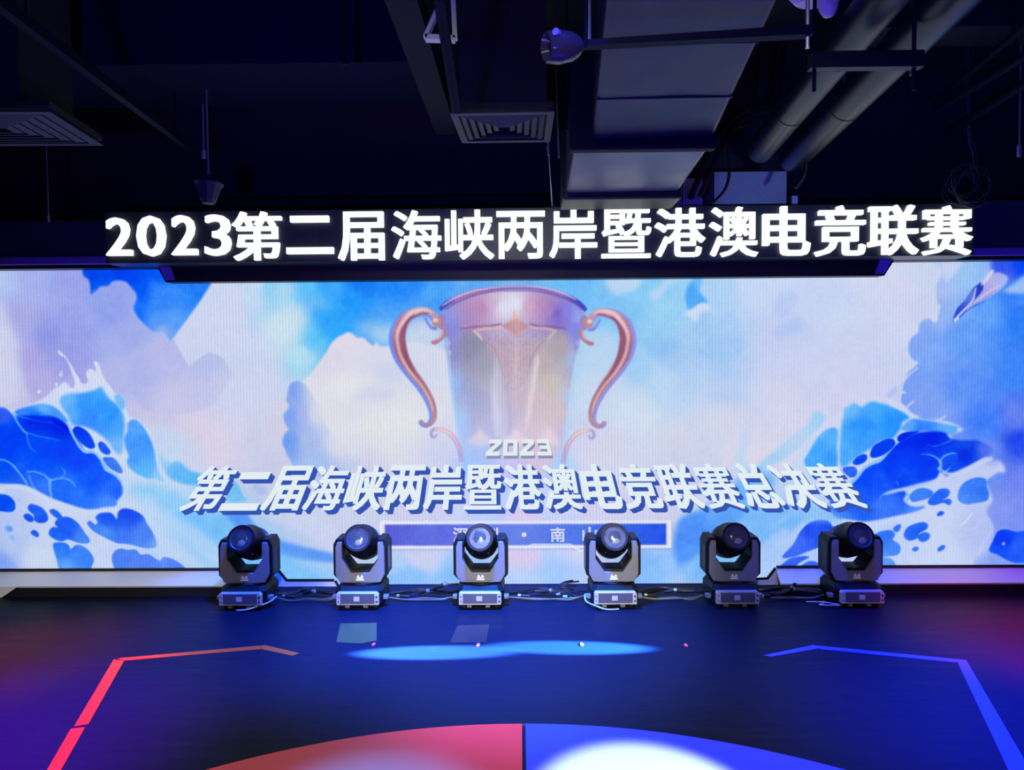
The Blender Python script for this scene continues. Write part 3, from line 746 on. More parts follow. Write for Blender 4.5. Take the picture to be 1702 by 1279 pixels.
    CU = [(738, 525, (136, 160, 232)), (755, 520, (158, 152, 214)), (775, 515, (178, 144, 190)), (800, 510, (186, 140, 184)), (818, 505, (204, 176, 208)), (835, 510, (224, 222, 240)), (857, 505, (222, 226, 242)), (880, 510, (206, 168, 196)),
          (898, 510, (186, 146, 188)), (912, 515, (176, 138, 190)), (925, 520, (124, 108, 196)), (942, 520, (140, 134, 222)), (960, 525, (150, 164, 236)), (750, 545, (140, 140, 214)), (780, 540, (174, 142, 194)), (930, 540, (136, 118, 198)), (952, 545, (136, 140, 224)),
          (760, 580, (146, 146, 196)), (785, 580, (150, 148, 176)), (800, 620, (168, 166, 190)), (775, 640, (162, 166, 206)), (757, 640, (160, 188, 236)), (830, 590, (192, 168, 186)), (858, 600, (196, 172, 186)), (858, 660, (196, 178, 198)), (900, 590, (186, 170, 178)),
          (925, 580, (178, 168, 176)), (915, 630, (194, 184, 184)), (935, 620, (176, 174, 200)), (950, 600, (168, 184, 228)), (890, 660, (206, 184, 196)), (925, 680, (206, 190, 200)), (940, 660, (178, 196, 232)), (770, 700, (170, 196, 238)), (800, 700, (184, 182, 214)),
          (835, 710, (188, 184, 214)), (870, 710, (206, 188, 206)), (905, 720, (210, 190, 204)), (932, 720, (190, 190, 224)), (790, 745, (176, 196, 234)), (840, 760, (196, 196, 226)), (880, 760, (208, 190, 210)), (920, 750, (214, 186, 204)), (936, 760, (176, 206, 238)), (780, 780, (150, 200, 240)), (930, 785, (180, 206, 238))]
    fill(cup, CU, 1.6, 1.0, smooth=False)
    nz = a_noise(11, 5, 2)
    r = a_poly(np.array([a_pt(p) for p in [(765, 552), (940, 552), (934, 656), (774, 656)]]), 5)
    m_, y0, x0 = r
    h_, w_ = m_.shape
    img[y0:y0 + h_, x0:x0 + w_] += ((nz[y0:y0 + h_, x0:x0 + w_] - 0.5) * 0.09 * m_)[..., None]
    # panels and drapery on the bowl
    fill([(766, 556), (790, 548), (800, 560), (812, 575), (828, 600), (838, 640), (842, 700), (830, 760), (790, 760), (778, 680), (770, 610)], [(780, 580, (140, 138, 164)), (800, 600, (158, 156, 178)), (820, 640, (178, 174, 196)), (820, 720, (184, 182, 212)), (785, 660, (164, 168, 206))], 5, 0.75)
    fill([(944, 556), (920, 548), (905, 566), (890, 590), (880, 640), (874, 700), (886, 760), (915, 760), (930, 690), (938, 620)], [(930, 580, (172, 162, 168)), (905, 600, (186, 172, 180)), (900, 660, (208, 188, 196)), (920, 640, (200, 190, 184)), (910, 730, (212, 192, 206))], 5, 0.7)
    fill([(826, 585), (836, 640), (842, 700), (836, 740), (824, 700), (818, 640)], (204, 202, 222), 4, 0.6)
    fill([(892, 590), (885, 620), (876, 680), (872, 720), (882, 690), (890, 640), (896, 600)], (224, 212, 220), 2.2, 0.75)
    fill([(818, 630), (826, 660), (832, 700), (826, 730), (818, 690)], (216, 214, 232), 3, 0.55)
    line([(857, 560), (857, 620), (858, 680)], [4, 5, 3], (210, 190, 196), 1.5, 0.6)
    line([(842, 640), (848, 700), (846, 740)], [2, 3, 2], (172, 168, 204), 1.8, 0.6)
    fill([(808, 572), (822, 566), (845, 562), (848, 590), (846, 640), (838, 620), (828, 596)], (186, 160, 180), 3, 0.6)
    fill([(903, 572), (890, 566), (870, 562), (866, 590), (868, 640), (876, 612), (888, 590)], (186, 162, 178), 3, 0.6)
    line([(800, 566), (816, 574), (828, 594), (836, 624)], [2, 2.5, 2, 1], (160, 140, 160), 1, 0.6)
    line([(905, 566), (892, 580), (882, 600), (876, 626)], [2, 2.5, 2, 1], (160, 140, 156), 1, 0.6)
    # moulding
    line([(764, 547), (788, 543), (812, 542), (834, 538)], [2, 4, 4, 3], (150, 104, 134), 0.9, 0.8)
    line([(942, 547), (920, 543), (900, 543), (880, 538)], [2, 4, 4, 3], (134, 98, 146), 0.9, 0.75)
    line([(788, 550), (806, 546), (824, 545), (838, 542)], [3, 5, 4, 3], (214, 182, 184), 0.9, 0.8)
    line([(924, 550), (908, 546), (890, 545), (876, 541)], [3, 5, 4, 3], (206, 178, 184), 0.9, 0.8)
    line([(786, 549), (794, 555), (802, 565)], [2, 5, 3], (218, 196, 186), 0.9, 0.85)
    line([(926, 549), (918, 555), (910, 565)], [2, 5, 3], (200, 184, 184), 0.9, 0.75)
    fill([(855, 514), (859, 524), (868, 534), (880, 541), (868, 550), (857, 560), (846, 550), (834, 541), (846, 534), (852, 524)], [(855, 525, (224, 190, 178)), (857, 545, (206, 166, 168)), (840, 541, (196, 150, 158)), (874, 541, (190, 148, 160))], 0.9, 0.97)
    for k in range(3):
        s = 12 - 3.6 * k
        line([(857 - s * 1.3, 542), (857, 542 - s), (857 + s * 1.3, 542), (857, 542 + s), (857 - s * 1.3, 542)], 1.2, (176, 134, 146), 0.6, 0.8, smooth=False)
    for (x, sg) in ((746, 1), (960, -1)):          # hanging ornaments at the sides
        line([(x - 3 * sg, 552), (x + sg, 566), (x + 2 * sg, 584)], [6, 8, 5], (140, 140, 210), 1.5, 0.8)
        dot(x + sg, 586, 4.5, 4, (170, 172, 216), 1.0, 0.9)
        dot(x, 570, 3.5, 5, (176, 176, 222), 1.2, 0.8)
    line([(742, 560), (746, 600), (752, 650), (760, 705), (768, 760)], [5, 5, 6, 6, 8], (170, 206, 242), 2.0, 0.75)
    line([(962, 580), (954, 630), (947, 680), (941, 730), (937, 765)], [5, 6, 6, 7, 8], (182, 212, 240), 2.0, 0.75)
    line([(944, 620), (936, 680), (928, 730)], [3, 5, 6], (214, 178, 190), 2.2, 0.6)
    # flare at the foot
    for (x, w_) in ((798, 20), (858, 26), (912, 20)):
        fill([(x - w_, 734), (x - w_ * .4, 724), (x, 710), (x + w_ * .4, 724), (x + w_, 734), (x, 744)], (232, 212, 216), 4, 0.75)
    fill([(765, 745), (800, 735), (860, 748), (915, 735), (945, 748), (945, 800), (765, 800)], [(790, 770, (168, 196, 238)), (860, 775, (196, 190, 226)), (900, 765, (214, 190, 208)), (935, 775, (160, 206, 240))], 8, 0.6)
    # rim
    line([(731, 515), (740, 506), (758, 496), (785, 486), (820, 480), (855, 478), (890, 479), (925, 486), (952, 497), (966, 507), (974, 516)], [6, 8, 9, 8, 7, 6, 6, 7, 8, 8, 6], [(735, 512, (86, 84, 176)), (770, 490, (168, 120, 180)), (855, 478, (140, 110, 176)), (920, 484, (150, 116, 184)), (968, 510, (74, 78, 186))], 0.8)
    line([(735, 508), (756, 495), (785, 484), (820, 478), (855, 476), (895, 477), (930, 485), (958, 498)], [2, 3, 3, 2.5, 2, 2.5, 3, 2], (206, 196, 226), 0.8, 0.85)
    line([(740, 514), (760, 502), (790, 490), (825, 484), (855, 483), (890, 484), (922, 490), (950, 501), (968, 514)], [3, 3, 3, 2, 2, 2, 3, 3, 3], (110, 84, 150), 1, 0.7)
    # handles (mirror about the cup's axis)
    for sg in (1, -1):
        def mx(pts):
            return [(x if sg == 1 else 1704 - x, y + (0 if sg == 1 else 2)) for x, y in pts]
        H = [(722, 530), (718, 522), (708, 517), (697, 517), (682, 522), (670, 533), (663, 550), (662, 568), (668, 592), (682, 616), (700, 640), (714, 664), (720, 684), (719, 698), (711, 706), (702, 704), (699, 698)]
        W = [9, 10, 13, 15, 18, 22, 25, 26, 23, 18, 15, 13, 11, 9, 7, 6, 4]
        rim = (118, 150, 236) if sg == 1 else (150, 150, 226)
        line(mx([(x - 1.5, y + 1) for x, y in H]), [w * 1.08 for w in W], rim, 1.0)
        line(mx([(x + 1.5, y) for x, y in H]), [w * 0.86 for w in W], [(*mx([(665, 545)])[0], (180, 126, 152)), (*mx([(697, 517)])[0], (200, 156, 172)), (*mx([(666, 585)])[0], (166, 106, 130)), (*mx([(690, 630)])[0], (178, 130, 146)), (*mx([(720, 690)])[0], (182, 138, 156)), (*mx([(703, 705)])[0], (176, 134, 150))], 1.0)
        line(mx([(x + 6 - 0.3 * i, y + 1) for i, (x, y) in enumerate(H[4:13])]), [3, 4, 6, 6, 6, 5, 4, 3, 2], (150, 88, 90), 1.2, 0.8)
        line(mx([(x + 1 - (2.5 if 4 < i < 9 else 0), y - 2 if i < 4 else y) for i, (x, y) in enumerate(H[1:13])]), [2, 4, 6, 7, 7, 5, 4, 4, 3.5, 3, 3, 2], (238, 212, 216), 1.5, 0.8)
        line(mx([(x + W[i + 2] * .36, y + (4 if i < 3 else 1)) for i, (x, y) in enumerate(H[2:10])]), [2, 3, 3, 3, 2.5, 2, 2, 1], (110, 70, 120), 1.0, 0.7)
        line(mx([(706, 528), (712, 538), (718, 545), (727, 545)]), [3, 4, 6, 6], (132, 136, 224), 1.0, 0.9)
        line(mx([(738, 545), (737, 556), (730, 565), (722, 569), (717, 568)]), [8, 8, 7, 7, 5], (176, 130, 150), 0.9)
        line(mx([(736, 547), (734, 557), (727, 564)]), [2, 3, 2], (222, 192, 196), 0.9, .8)
        dot(*mx([(733, 534)])[0], 7, 13, (170, 132, 176), 1.2)
        dot(*mx([(726, 535)])[0], 8.5, 8.5, (186, 140, 150), 0.9)
        dot(*mx([(724, 532)])[0], 4, 3.5, (244, 224, 216), 1.6, .9)
        line(mx([(725, 712), (718, 716), (717, 724), (722, 727), (726, 721)]), [5, 5, 5, 4, 3], (168, 160, 206), 0.9)
        line(mx([(722, 714), (732, 714), (745, 719), (757, 732), (764, 748), (768, 768)]), [5, 7, 8, 8, 8, 9], [(*mx([(735, 715)])[0], (214, 184, 196)), (*mx([(760, 740)])[0], (190, 160, 200)), (*mx([(768, 765)])[0], (176, 170, 214))], 1.0)
        line(mx([(728, 713), (744, 718), (757, 732), (763, 748)]), [2, 2.5, 2, 1], (236, 212, 210), 0.9, .8)

    # ---- place-name bar
    def rect(x0, y0, x1, y1, cols, f=0.6, al=1.0):
        fill([(x0, y0), (x1, y0 - (x1 - x0) * 0.0035), (x1, y1 - (x1 - x0) * 0.0035), (x0, y1)], cols, f, al, smooth=False)
    rect(634, 870, 1118, 915, (150, 160, 214), 2.0, .6)
    rect(631, 867, 1116, 912.5, (228, 228, 240), .8)
    rect(638, 871, 1109, 908, (190, 190, 222), .8)
    rect(640, 872.5, 1107, 907, [(640, 890, (92, 96, 204)), (720, 890, (98, 108, 208)), (860, 890, (104, 128, 212)), (960, 890, (84, 122, 214)), (1020, 890, (56, 104, 216)), (1100, 890, (36, 92, 218))], .8)
    line([(872, 912), (884, 905), (948, 905), (958, 912), (966, 916), (972, 914)], 2, (236, 236, 246), 0.6, smooth=False)
    line([(634, 866.5), (650, 866.5), (656, 869), (704, 868.5), (712, 865)], 1.6, (240, 240, 248), 0.6, smooth=False)

    # overall balance of the display: a little greener white, a little more contrast
    img[:] = np.clip(img, 0, 1)
    lum = img.mean(2, keepdims=True)
    sat = np.clip((img.max(2, keepdims=True) - img.min(2, keepdims=True)) * 1.3, 0, 1)
    img[:] = lum + (img - lum) * (1.02 + 0.12 * sat)
    img[:] = img - 0.05 * sat * np.array([1.0, 1.0, 0.3])
    img[..., 1] += 0.010 * np.clip(lum[..., 0] * 2 - 0.9, 0, 1)
    st = a_noise(31, 26, 4) - 0.5                     # brushy streaks in the blue water and sky
    st2 = a_noise(37, 9, 3) - 0.5
    img[:] = img + (sat[..., 0] * (0.11 * st + 0.06 * st2))[..., None] * np.array([1.0, 0.9, 0.35])
    # ---- LED moire: fine vertical dots, stronger where the picture is pale, and faint cabinet seams
    px = XX / ASC
    py = YY / ASC
    pale = np.clip(img.mean(2) * 1.4 - 0.35, 0, 1)
    mo = 1.35 * np.sin(px * 2 * math.pi / 5.2) * (0.55 + 0.45 * np.sin(px / 61.0) * np.sin(py / 83.0))
    mo2 = np.sin(py * 2 * math.pi / 4.1) * np.clip(np.sin(px / 170.0 + 1) * np.sin(py / 70.0 - 0.6), 0, 1)
    jit = a_noise(21, 4, 2) - 0.5
    img[..., 0] += 0.035 * mo * (0.4 + pale) + 0.02 * mo2 + 0.03 * jit
    img[..., 1] += 0.020 * mo * (0.4 + pale) + 0.018 * mo2 + 0.03 * jit
    img[..., 2] += -0.020 * mo + 0.01 * mo2 + 0.03 * jit
    return np.clip(img, 0, 1)
# ART END

# ------------------------------------------------------------------ the setting
fl = MB().box(-7.5, 7.5, -9.0, 0.35, -0.12, 0.0).build('floor', None, base=(0, 0, 0))
fm = mat('stage_floor', (0.006, 0.007, 0.017), 0.45, spec=0.05)
nt = fm.node_tree
bs = nt.nodes['Principled BSDF']
tc = nt.nodes.new('ShaderNodeTexCoord')
mp = nt.nodes.new('ShaderNodeMapping')
mp.inputs['Scale'].default_value = (1.2, 9.0, 1.0)
mp.inputs['Rotation'].default_value = (0, 0, 0.5)
w1 = nt.nodes.new('ShaderNodeTexNoise')
w1.inputs['Scale'].default_value = 3.0
w1.inputs['Detail'].default_value = 8.0
w1.inputs['Roughness'].default_value = 0.7
nt.links.new(tc.outputs['Object'], mp.inputs['Vector'])
nt.links.new(mp.outputs['Vector'], w1.inputs['Vector'])
r1 = nt.nodes.new('ShaderNodeMapRange')
r1.inputs['From Min'].default_value = 0.3
r1.inputs['From Max'].default_value = 0.75
r1.inputs['To Min'].default_value = 0.40
r1.inputs['To Max'].default_value = 0.60
nt.links.new(w1.outputs['Fac'], r1.inputs['Value'])
nt.links.new(r1.outputs['Result'], bs.inputs['Roughness'])
c1 = nt.nodes.new('ShaderNodeValToRGB')               # scuffs
c1.color_ramp.elements[0].position = 0.62
c1.color_ramp.elements[0].color = (0.006, 0.007, 0.017, 1)
c1.color_ramp.elements[1].position = 0.80
c1.color_ramp.elements[1].color = (0.03, 0.03, 0.033, 1)
nt.links.new(w1.outputs['Fac'], c1.inputs['Fac'])
nt.links.new(c1.outputs['Color'], bs.inputs['Base Color'])
fl.data.materials.clear()
fl.data.materials.append(fm)
struct(fl)
CEIL = 3.75
struct(MB().box(-7.5, 7.5, -9.0, 0.35, CEIL, CEIL + 0.15).build('ceiling', M['ceil']))
struct(MB().box(-7.5, 7.5, 0.20, 0.35, 0.0, CEIL).build('wall_back', M['wall']))
struct(MB().box(-7.65, -7.5, -9.0, 0.35, 0.0, CEIL).build('wall_left', M['wall']))
struct(MB().box(7.5, 7.65, -9.0, 0.35, 0.0, CEIL).build('wall_right', M['wall']))


def xz(px, py, Y):
    p = on_y(px, py, Y)
    return (p[0], p[2])


def ledge(name, pts_top_back, pts_top_front, zf):
    pass


# low white ledges either side of the screen's foot: dark kick board, white sloping top
zt = 0.5 * (on_y(150, 949, -0.02)[2] + on_y(1600, 943.5, -0.02)[2])
for sgn, name, xo, xi in ((-1, 'trim_1', -7.5, on_y(462, 947, 0)[0]), (1, 'trim_2', 7.5, on_y(1290, 943, 0)[0])):
    # outline in plan: back edge against the screen, front edge 0.24 m into the stage, mitred inner end
    zk = on_y(200, 973.5, -0.24)[2]
    xf = on_y(440 if sgn < 0 else 1298, 973, -0.24)[0]
    xl = on_y(30, 974, -0.24)[0] if sgn < 0 else 7.5
    a, b = (xo, xi) if sgn < 0 else (xi, xo)
    m = MB()
    top = [(xo, 0.0, zt), (xi, 0.0, zt), (xf, -0.24, zk), (xo, -0.24, zk)]
    bot = [(xo, 0.0, zt - 0.03), (xi, 0.0, zt - 0.03), (xf, -0.235, zk - 0.012), (xo, -0.235, zk - 0.012)]
    m.hexa(bot, top)
    if sgn < 0:                                       # white end cheek at the far left
        e0 = on_y(2, 991, -0.25)[0]
        m.prism([(xo, -0.245, 0.0), (e0, -0.245, 0.0), (xl, -0.245, zk), (xo, -0.245, zk)], (0, 0.03, 0))
    struct(m.build(name, M['white']))
    k = MB()
    x0, x1 = (xl - 0.3, xf) if sgn < 0 else (xf, 7.5)
    k.box(x0, x1, -0.235, -0.215, 0.0, zk - 0.013)
    struct(k.build('trim_3' if sgn < 0 else 'trim_4', M['black']))
    # black line where the ledge meets the screen
    lz = 0.018
    s = MB().box(min(xo, xi), max(xo, xi), -0.015, 0.012, zt, zt + lz)
    # the lower, inner piece of the ledge with its slanted ends
    if sgn < 0:
        P = [(462, 948), (476, 965), (556, 965), (566, 982), (566, 1000), (430, 1000), (430, 948)]
    else:
        P = [(1290, 944), (1276, 962), (1254, 963), (1244, 980), (1244, 996), (1310, 996), (1310, 944)]
    q = [xz(x, y, -0.01) for x, y in P]
    q = [(x, max(z, 0.0)) for x, z in q]
    struct(MB().prism_xz(q, -0.03, 0.01).build('trim_5' if sgn < 0 else 'trim_6', M['white']))
    L = [on_y(x, y, -0.02) for x, y in P[:4]]
    for i in range(3):
        p0, p1 = L[i], L[i + 1]
        n = np.array([-(p1 - p0)[2], 0, (p1 - p0)[0]])
        n = n / np.linalg.norm(n) * 0.016 * (1 if n[2] > 0 else -1)
        s.prism([p0, p1, p1 + n, p0 + n], (0, -0.012, 0))
    struct(s.build('trim_7' if sgn < 0 else 'trim_8', M['black']))

# header above the screen: navy fascia, black valance with slanted ends, violet edge strips
YH = -0.10
zsl, zsr = on_y(140, 441, YH)[2], on_y(1600, 427, YH)[2]
ztop = 0.5 * (zsl + zsr)
q = [xz(262, 445, YH), xz(275, 469, YH), xz(1470, 457.5, YH), xz(1486, 432, YH)]
q = [(q[0][0], ztop - 0.02), q[1], q[2], (q[3][0], ztop - 0.02)]
zb = 0.5 * (q[1][1] + q[2][1])
q[1], q[2] = (q[1][0], zb), (q[2][0], zb)
pts = [(-7.5, ztop - 0.02)] + q + [(7.5, ztop - 0.02), (7.5, ztop + 0.10), (-7.5, ztop + 0.10)]
struct(MB().prism_xz(pts, YH, 0.2).build('trim_9', M['black']))
hl, hr = on_y(90, 368, YH)[2], on_y(1660, 334, YH)[2]
xm = on_y(900, 400, YH)[0]
struct(MB().box(-7.5, xm, YH - 0.02, 0.2, ztop + 0.06, hl).build('trim_10', M['header']))
struct(MB().box(xm, 7.5, YH - 0.02, 0.2, ztop + 0.06, hr).build('trim_11', M['header']))
e = MB()                                              # violet strips
for side in (-1, 1):
    a, b = (q[0], q[1]) if side < 0 else (q[3], q[2])
    xin = a[0] + (0.07 if side < 0 else -0.07)
    xo = -7.5 if side < 0 else 7.5
    e.prism_xz([(xo, ztop + 0.005), (a[0] - 0.012 * side * -1, ztop + 0.005), (a[0], ztop + 0.055), (xo, ztop + 0.055)], YH - 0.045, YH)
    e.prism_xz([(a[0], ztop + 0.02), (b[0] - 0.006 * side, zb + 0.015), (b[0] - 0.07 * side, zb + 0.015), (a[0] - 0.085 * side, ztop + 0.03)], YH - 0.012, YH)
struct(e.build('trim_12', M['strip']))

# ------------------------------------------------------------------ LED wall
art = paint_art()
pic = bpy.data.images.new('screen_picture', AW, AH)
buf = np.ones((AH, AW, 4), np.float32)
buf[..., :3] = art[::-1]
pic.pixels.foreach_set(buf.ravel())
pic.update()
pic.pack()
lm = bpy.data.materials.new('led_picture')
lm.use_nodes = True
nt = lm.node_tree
b = nt.nodes['Principled BSDF']
b.inputs['Base Color'].default_value = (0.012, 0.012, 0.014, 1)
b.inputs['Roughness'].default_value = 0.7
b.inputs['Specular IOR Level'].default_value = 0.1
ti = nt.nodes.new('ShaderNodeTexImage')
ti.image = pic
ti.extension = 'EXTEND'
nt.links.new(ti.outputs['Color'], b.inputs['Emission Color'])
b.inputs['Emission Strength'].default_value = 1.0
m = MB()
m.v = [(SX0, 0, SZ0 + 0.004), (SX1, 0, SZ0 + 0.004), (SX1, 0, SZ1), (SX0, 0, SZ1)]
m.f = [(0, 1, 2, 3)]
m.add([(SX0, 0.0, SZ0 + 0.004), (SX1, 0.0, SZ0 + 0.004), (SX1, 0.0, SZ1), (SX0, 0.0, SZ1), (SX0, 0.08, SZ0 + 0.004), (SX1, 0.08, SZ0 + 0.004), (SX1, 0.08, SZ1), (SX0, 0.08, SZ1)],
      [(7, 6, 5, 4), (0, 4, 5, 1), (1, 5, 6, 2), (2, 6, 7, 3), (3, 7, 4, 0)])
me = bpy.data.meshes.new('led_wall')
me.from_pydata(m.v, [], m.f)
me.materials.append(lm)
me.materials.append(M['black'])
for i, p in enumerate(me.polygons):
    p.material_index = 0 if i == 0 else 1
uv = me.uv_layers.new(name='UVMap')
for i, c in zip(me.polygons[0].loop_indices, ((0, 0), (1, 0), (1, 1), (0, 1))):
    uv.data[i].uv = c
led = bpy.data.objects.new('led_wall', me)
COL.objects.link(led)
tag(led, 'wide bright LED wall showing blue waves, clouds and a two-handled cup', 'screen')

# ------------------------------------------------------------------ lettering
_tc = bpy.data.curves.new('lettering', 'FONT')
_tc.size = 1.0
_tc.resolution_u = 3
_to = bpy.data.objects.new('lettering', _tc)
COL.objects.link(_to)


def glyph(ch):
    """outline triangles and outline edges of one character, em units"""
    _tc.body = ch
    bpy.context.view_layer.update()
    ev = _to.evaluated_get(bpy.context.evaluated_depsgraph_get())
    me = ev.to_mesh()
    bm = bmesh.new()
    bm.from_mesh(me)
    ev.to_mesh_clear()
    bmesh.ops.remove_doubles(bm, verts=bm.verts, dist=1e-5)
    tris = [[(v.co.x, v.co.y) for v in f.verts] for f in bm.faces]
    edges = [((e.verts[0].co.x, e.verts[0].co.y), (e.verts[1].co.x, e.verts[1].co.y)) for e in bm.edges if len(e.link_faces) == 1]
    bm.free()
    return tris, edges


def hull(pts):
    pts = sorted(set(pts))
    def half(ps):
        o = []
        for p in ps:
            while len(o) > 1 and (o[-1][0] - o[-2][0]) * (p[1] - o[-2][1]) - (o[-1][1] - o[-2][1]) * (p[0] - o[-2][0]) <= 0:
                o.pop()
            o.append(p)
        return o
    a, b = half(pts), half(pts[::-1])
    return a[:-1] + b[:-1]


def bold(ch, hx, hy):
    """the character thickened by a rectangular nib: list of convex polygons"""
    tris, edges = glyph(ch)
    out = [list(t) for t in tris]
    for (x0, y0), (x1, y1) in edges:
        out.append(hull([(x + sx * hx, y + sy * hy) for x, y in ((x0, y0), (x1, y1)) for sx in (-1, 1) for sy in (-1, 1)]))
    return out


def bounds(polys):
    xs = [p[0] for q in polys for p in q]
    ys = [p[1] for q in polys for p in q]
    return min(xs), max(xs), min(ys), max(ys)


NIB = {'二': (0.035, 0.035), '第': (0.026, 0.017), '届': (0.030, 0.020), '海': (0.026, 0.016), '峡': (0.026, 0.022), '两': (0.028, 0.022), '岸': (0.028, 0.024), '暨': (0.024, 0.013),
       '港': (0.026, 0.018), '澳': (0.024, 0.012), '电': (0.032, 0.026), '竞': (0.028, 0.020), '联': (0.026, 0.020), '赛': (0.026, 0.014), '总': (0.028, 0.024), '决': (0.028, 0.024),
       '深': (0.006, 0.006), '圳': (0.006, 0.006), '南': (0.006, 0.006), '山': (0.006, 0.006)}

# illuminated sign above the screen: a dark board with one light letter per character
YS = -0.30
sb = MB()
A, B = on_y(176, 434, YS), on_y(1618, 428, YS)
T0, T1 = on_y(176, 350, YS), on_y(1618, 340, YS)
zb_, zt_ = 0.5 * (A[2] + B[2]), 0.5 * (T0[2] + T1[2])
sign = empty('illuminated_sign', ((A[0] + B[0]) / 2, YS, zb_), 'long dark sign board with large white lit characters above the screen', 'sign')
ox, oy, oz = sign.location
sb.box(A[0] - ox, B[0] - ox, 0.0, 0.20, 0.0, zt_ - oz)
sb.box(A[0] - ox, B[0] - ox, -0.004, 0.0, 0.0, 0.012)
o = sb.build('sign_board', M['signboard'], sign)
for k in range(1, 12):                                # joints between board lengths
    x = A[0] - ox + (B[0] - A[0]) * k / 12
    MB().box(x - 0.002, x + 0.002, -0.002, 0.0, 0.0, zt_ - oz).build('board_joint', M['black'], sign)
# photo extents of each character (left, right, top, bottom)
LX = [('2', 175, 217, 361, 424), ('0', 226, 273, 358, 425), ('2', 284, 326, 357, 423), ('3', 339, 382, 356, 424),
      ('第', 385, 467, 351, 432), ('二', 475, 553, 358, 421), ('届', 561, 638, 351, 432), ('海', 650, 733, 349, 430), ('峡', 739, 821, 348, 430), ('两', 825, 906, 350, 429), ('岸', 913, 993, 347, 429),
      ('暨', 1000, 1083, 346, 428), ('港', 1089, 1173, 345, 426), ('澳', 1180, 1261, 343, 426), ('电', 1269, 1348, 342, 424), ('竞', 1356, 1440, 341, 425), ('联', 1445, 1528, 340, 423), ('赛', 1534, 1618, 341, 423)]
YF = YS - 0.035
for ch, l, r, t, bt in LX:
    hx, hy = NIB.get(ch, (0.030, 0.020))
    hx, hy = (hx * 0.62, hy * 0.50) if ch not in '023' else (hx * 0.42, hy * 0.34)
    polys = bold(ch, hx, hy)
    x0, x1, y0, y1 = bounds(polys)
    pc = on_y((l + r) / 2, (t + bt) / 2, YF)
    pl, pr = on_y(l, (t + bt) / 2, YF), on_y(r, (t + bt) / 2, YF)
    pt, pb = on_y((l + r) / 2, t, YF), on_y((l + r) / 2, bt, YF)
    mb = MB()
    for q in polys:
        mb.prism([(pl[0] + (x - x0) / (x1 - x0) * (pr[0] - pl[0]) - ox, YF - oy, pb[2] + (y - y0) / (y1 - y0) * (pt[2] - pb[2]) - oz) for x, y in q], (0, 0.034, 0))
    mb.build('letter', M['letter'], sign)

# caption on the LED wall: slanting headline, year, place name
CAPL = emat('caption_white', lin(226, 238, 244), 1.0)
CAPD = emat('caption_blue', lin(52, 84, 178), 1.0)
PLW = emat('place_white', lin(214, 220, 240), 1.0)


def lay(polys, fn, y, mb, dy=0.001):
    for q in polys:
        mb.prism([(*fn(x, z)[:1], y, fn(x, z)[1]) for x, z in q], (0, dy, 0))


def cap_map(u, v):                                    # u 0..1 along, v 0..1 up -> screen point; the foot is wider than the head
    yb, yt_ = 848.5 - 5.0 * u, 774 - 5.0 * u
    xb = 293 + (1449 - 293) * u
    xt = 340 + (1392 - 340) * u
    px = xb + (xt - xb) * v
    py = yb + (yt_ - yb) * v
    p = on_y(px, py, 0.0)
    return p[0], p[2]


front, back = MB(), MB()
text = '第二届海峡两岸暨港澳电竞联赛总决赛'
for i, ch in enumerate(text):
    hx, hy = NIB[ch]
    polys = bold(ch, hx * 1.15, hy * 0.78)
    x0, x1, y0, y1 = bounds(polys)
    y0, y1 = (y0, y1)
    u0, u1 = (i + 0.02) / len(text), (i + 0.96) / len(text)
    if ch == '二':
        y0, y1 = y0 - 0.0, y1 + 0.12
    f = lambda x, z: cap_map(u0 + (x - x0) / (x1 - x0) * (u1 - u0), (z - y0) / (y1 - y0))
    lay(polys, f, -0.0045, front)
    for k, (sx, sz) in enumerate(((0.010, -0.010), (0.021, -0.021), (0.030, -0.032))):
        for q in polys:
            back.prism([(f(x, z)[0] + sx, -0.0015 - 0.0004 * (2 - k), f(x, z)[1] + sz) for x, z in q], (0, 0.0003, 0))
front.build('headline_lettering', CAPL, led)
back.build('headline_shading', CAPD, led)
# year in square-cut figures
S2 = [[(0.12, 1), (1, 1), (1, 0.74), (0.42, 0.26), (0.95, 0.26), (0.95, 0), (0, 0), (0, 0.22), (0.62, 0.76), (0.12, 0.76)]]
S0 = [[(0, 0), (0, 1), (0.3, 1), (0.3, 0)], [(0.7, 0), (0.7, 1), (1, 1), (1, 0)], [(0, 0), (0, 0.22), (1, 0.22), (1, 0)], [(0, 0.78), (0, 1), (1, 1), (1, 0.78)]]
S3 = [[(0.05, 1), (0.9, 1), (0.9, 0.76), (0.05, 0.76)], [(0.2, 0.62), (0.95, 0.62), (0.95, 0.40), (0.2, 0.40)], [(0.0, 0.24), (1, 0.24), (1, 0), (0.0, 0)], [(0.68, 1), (0.92, 1), (1, 0), (0.74, 0)]]


def yr(u, v):
    xb = 805 + (920 - 805) * u
    xt = 809 + (916 - 809) * u
    p = on_y(xb + (xt - xb) * v, 757 - 27 * v - u * 0.6, 0.0)
    return p[0], p[2]


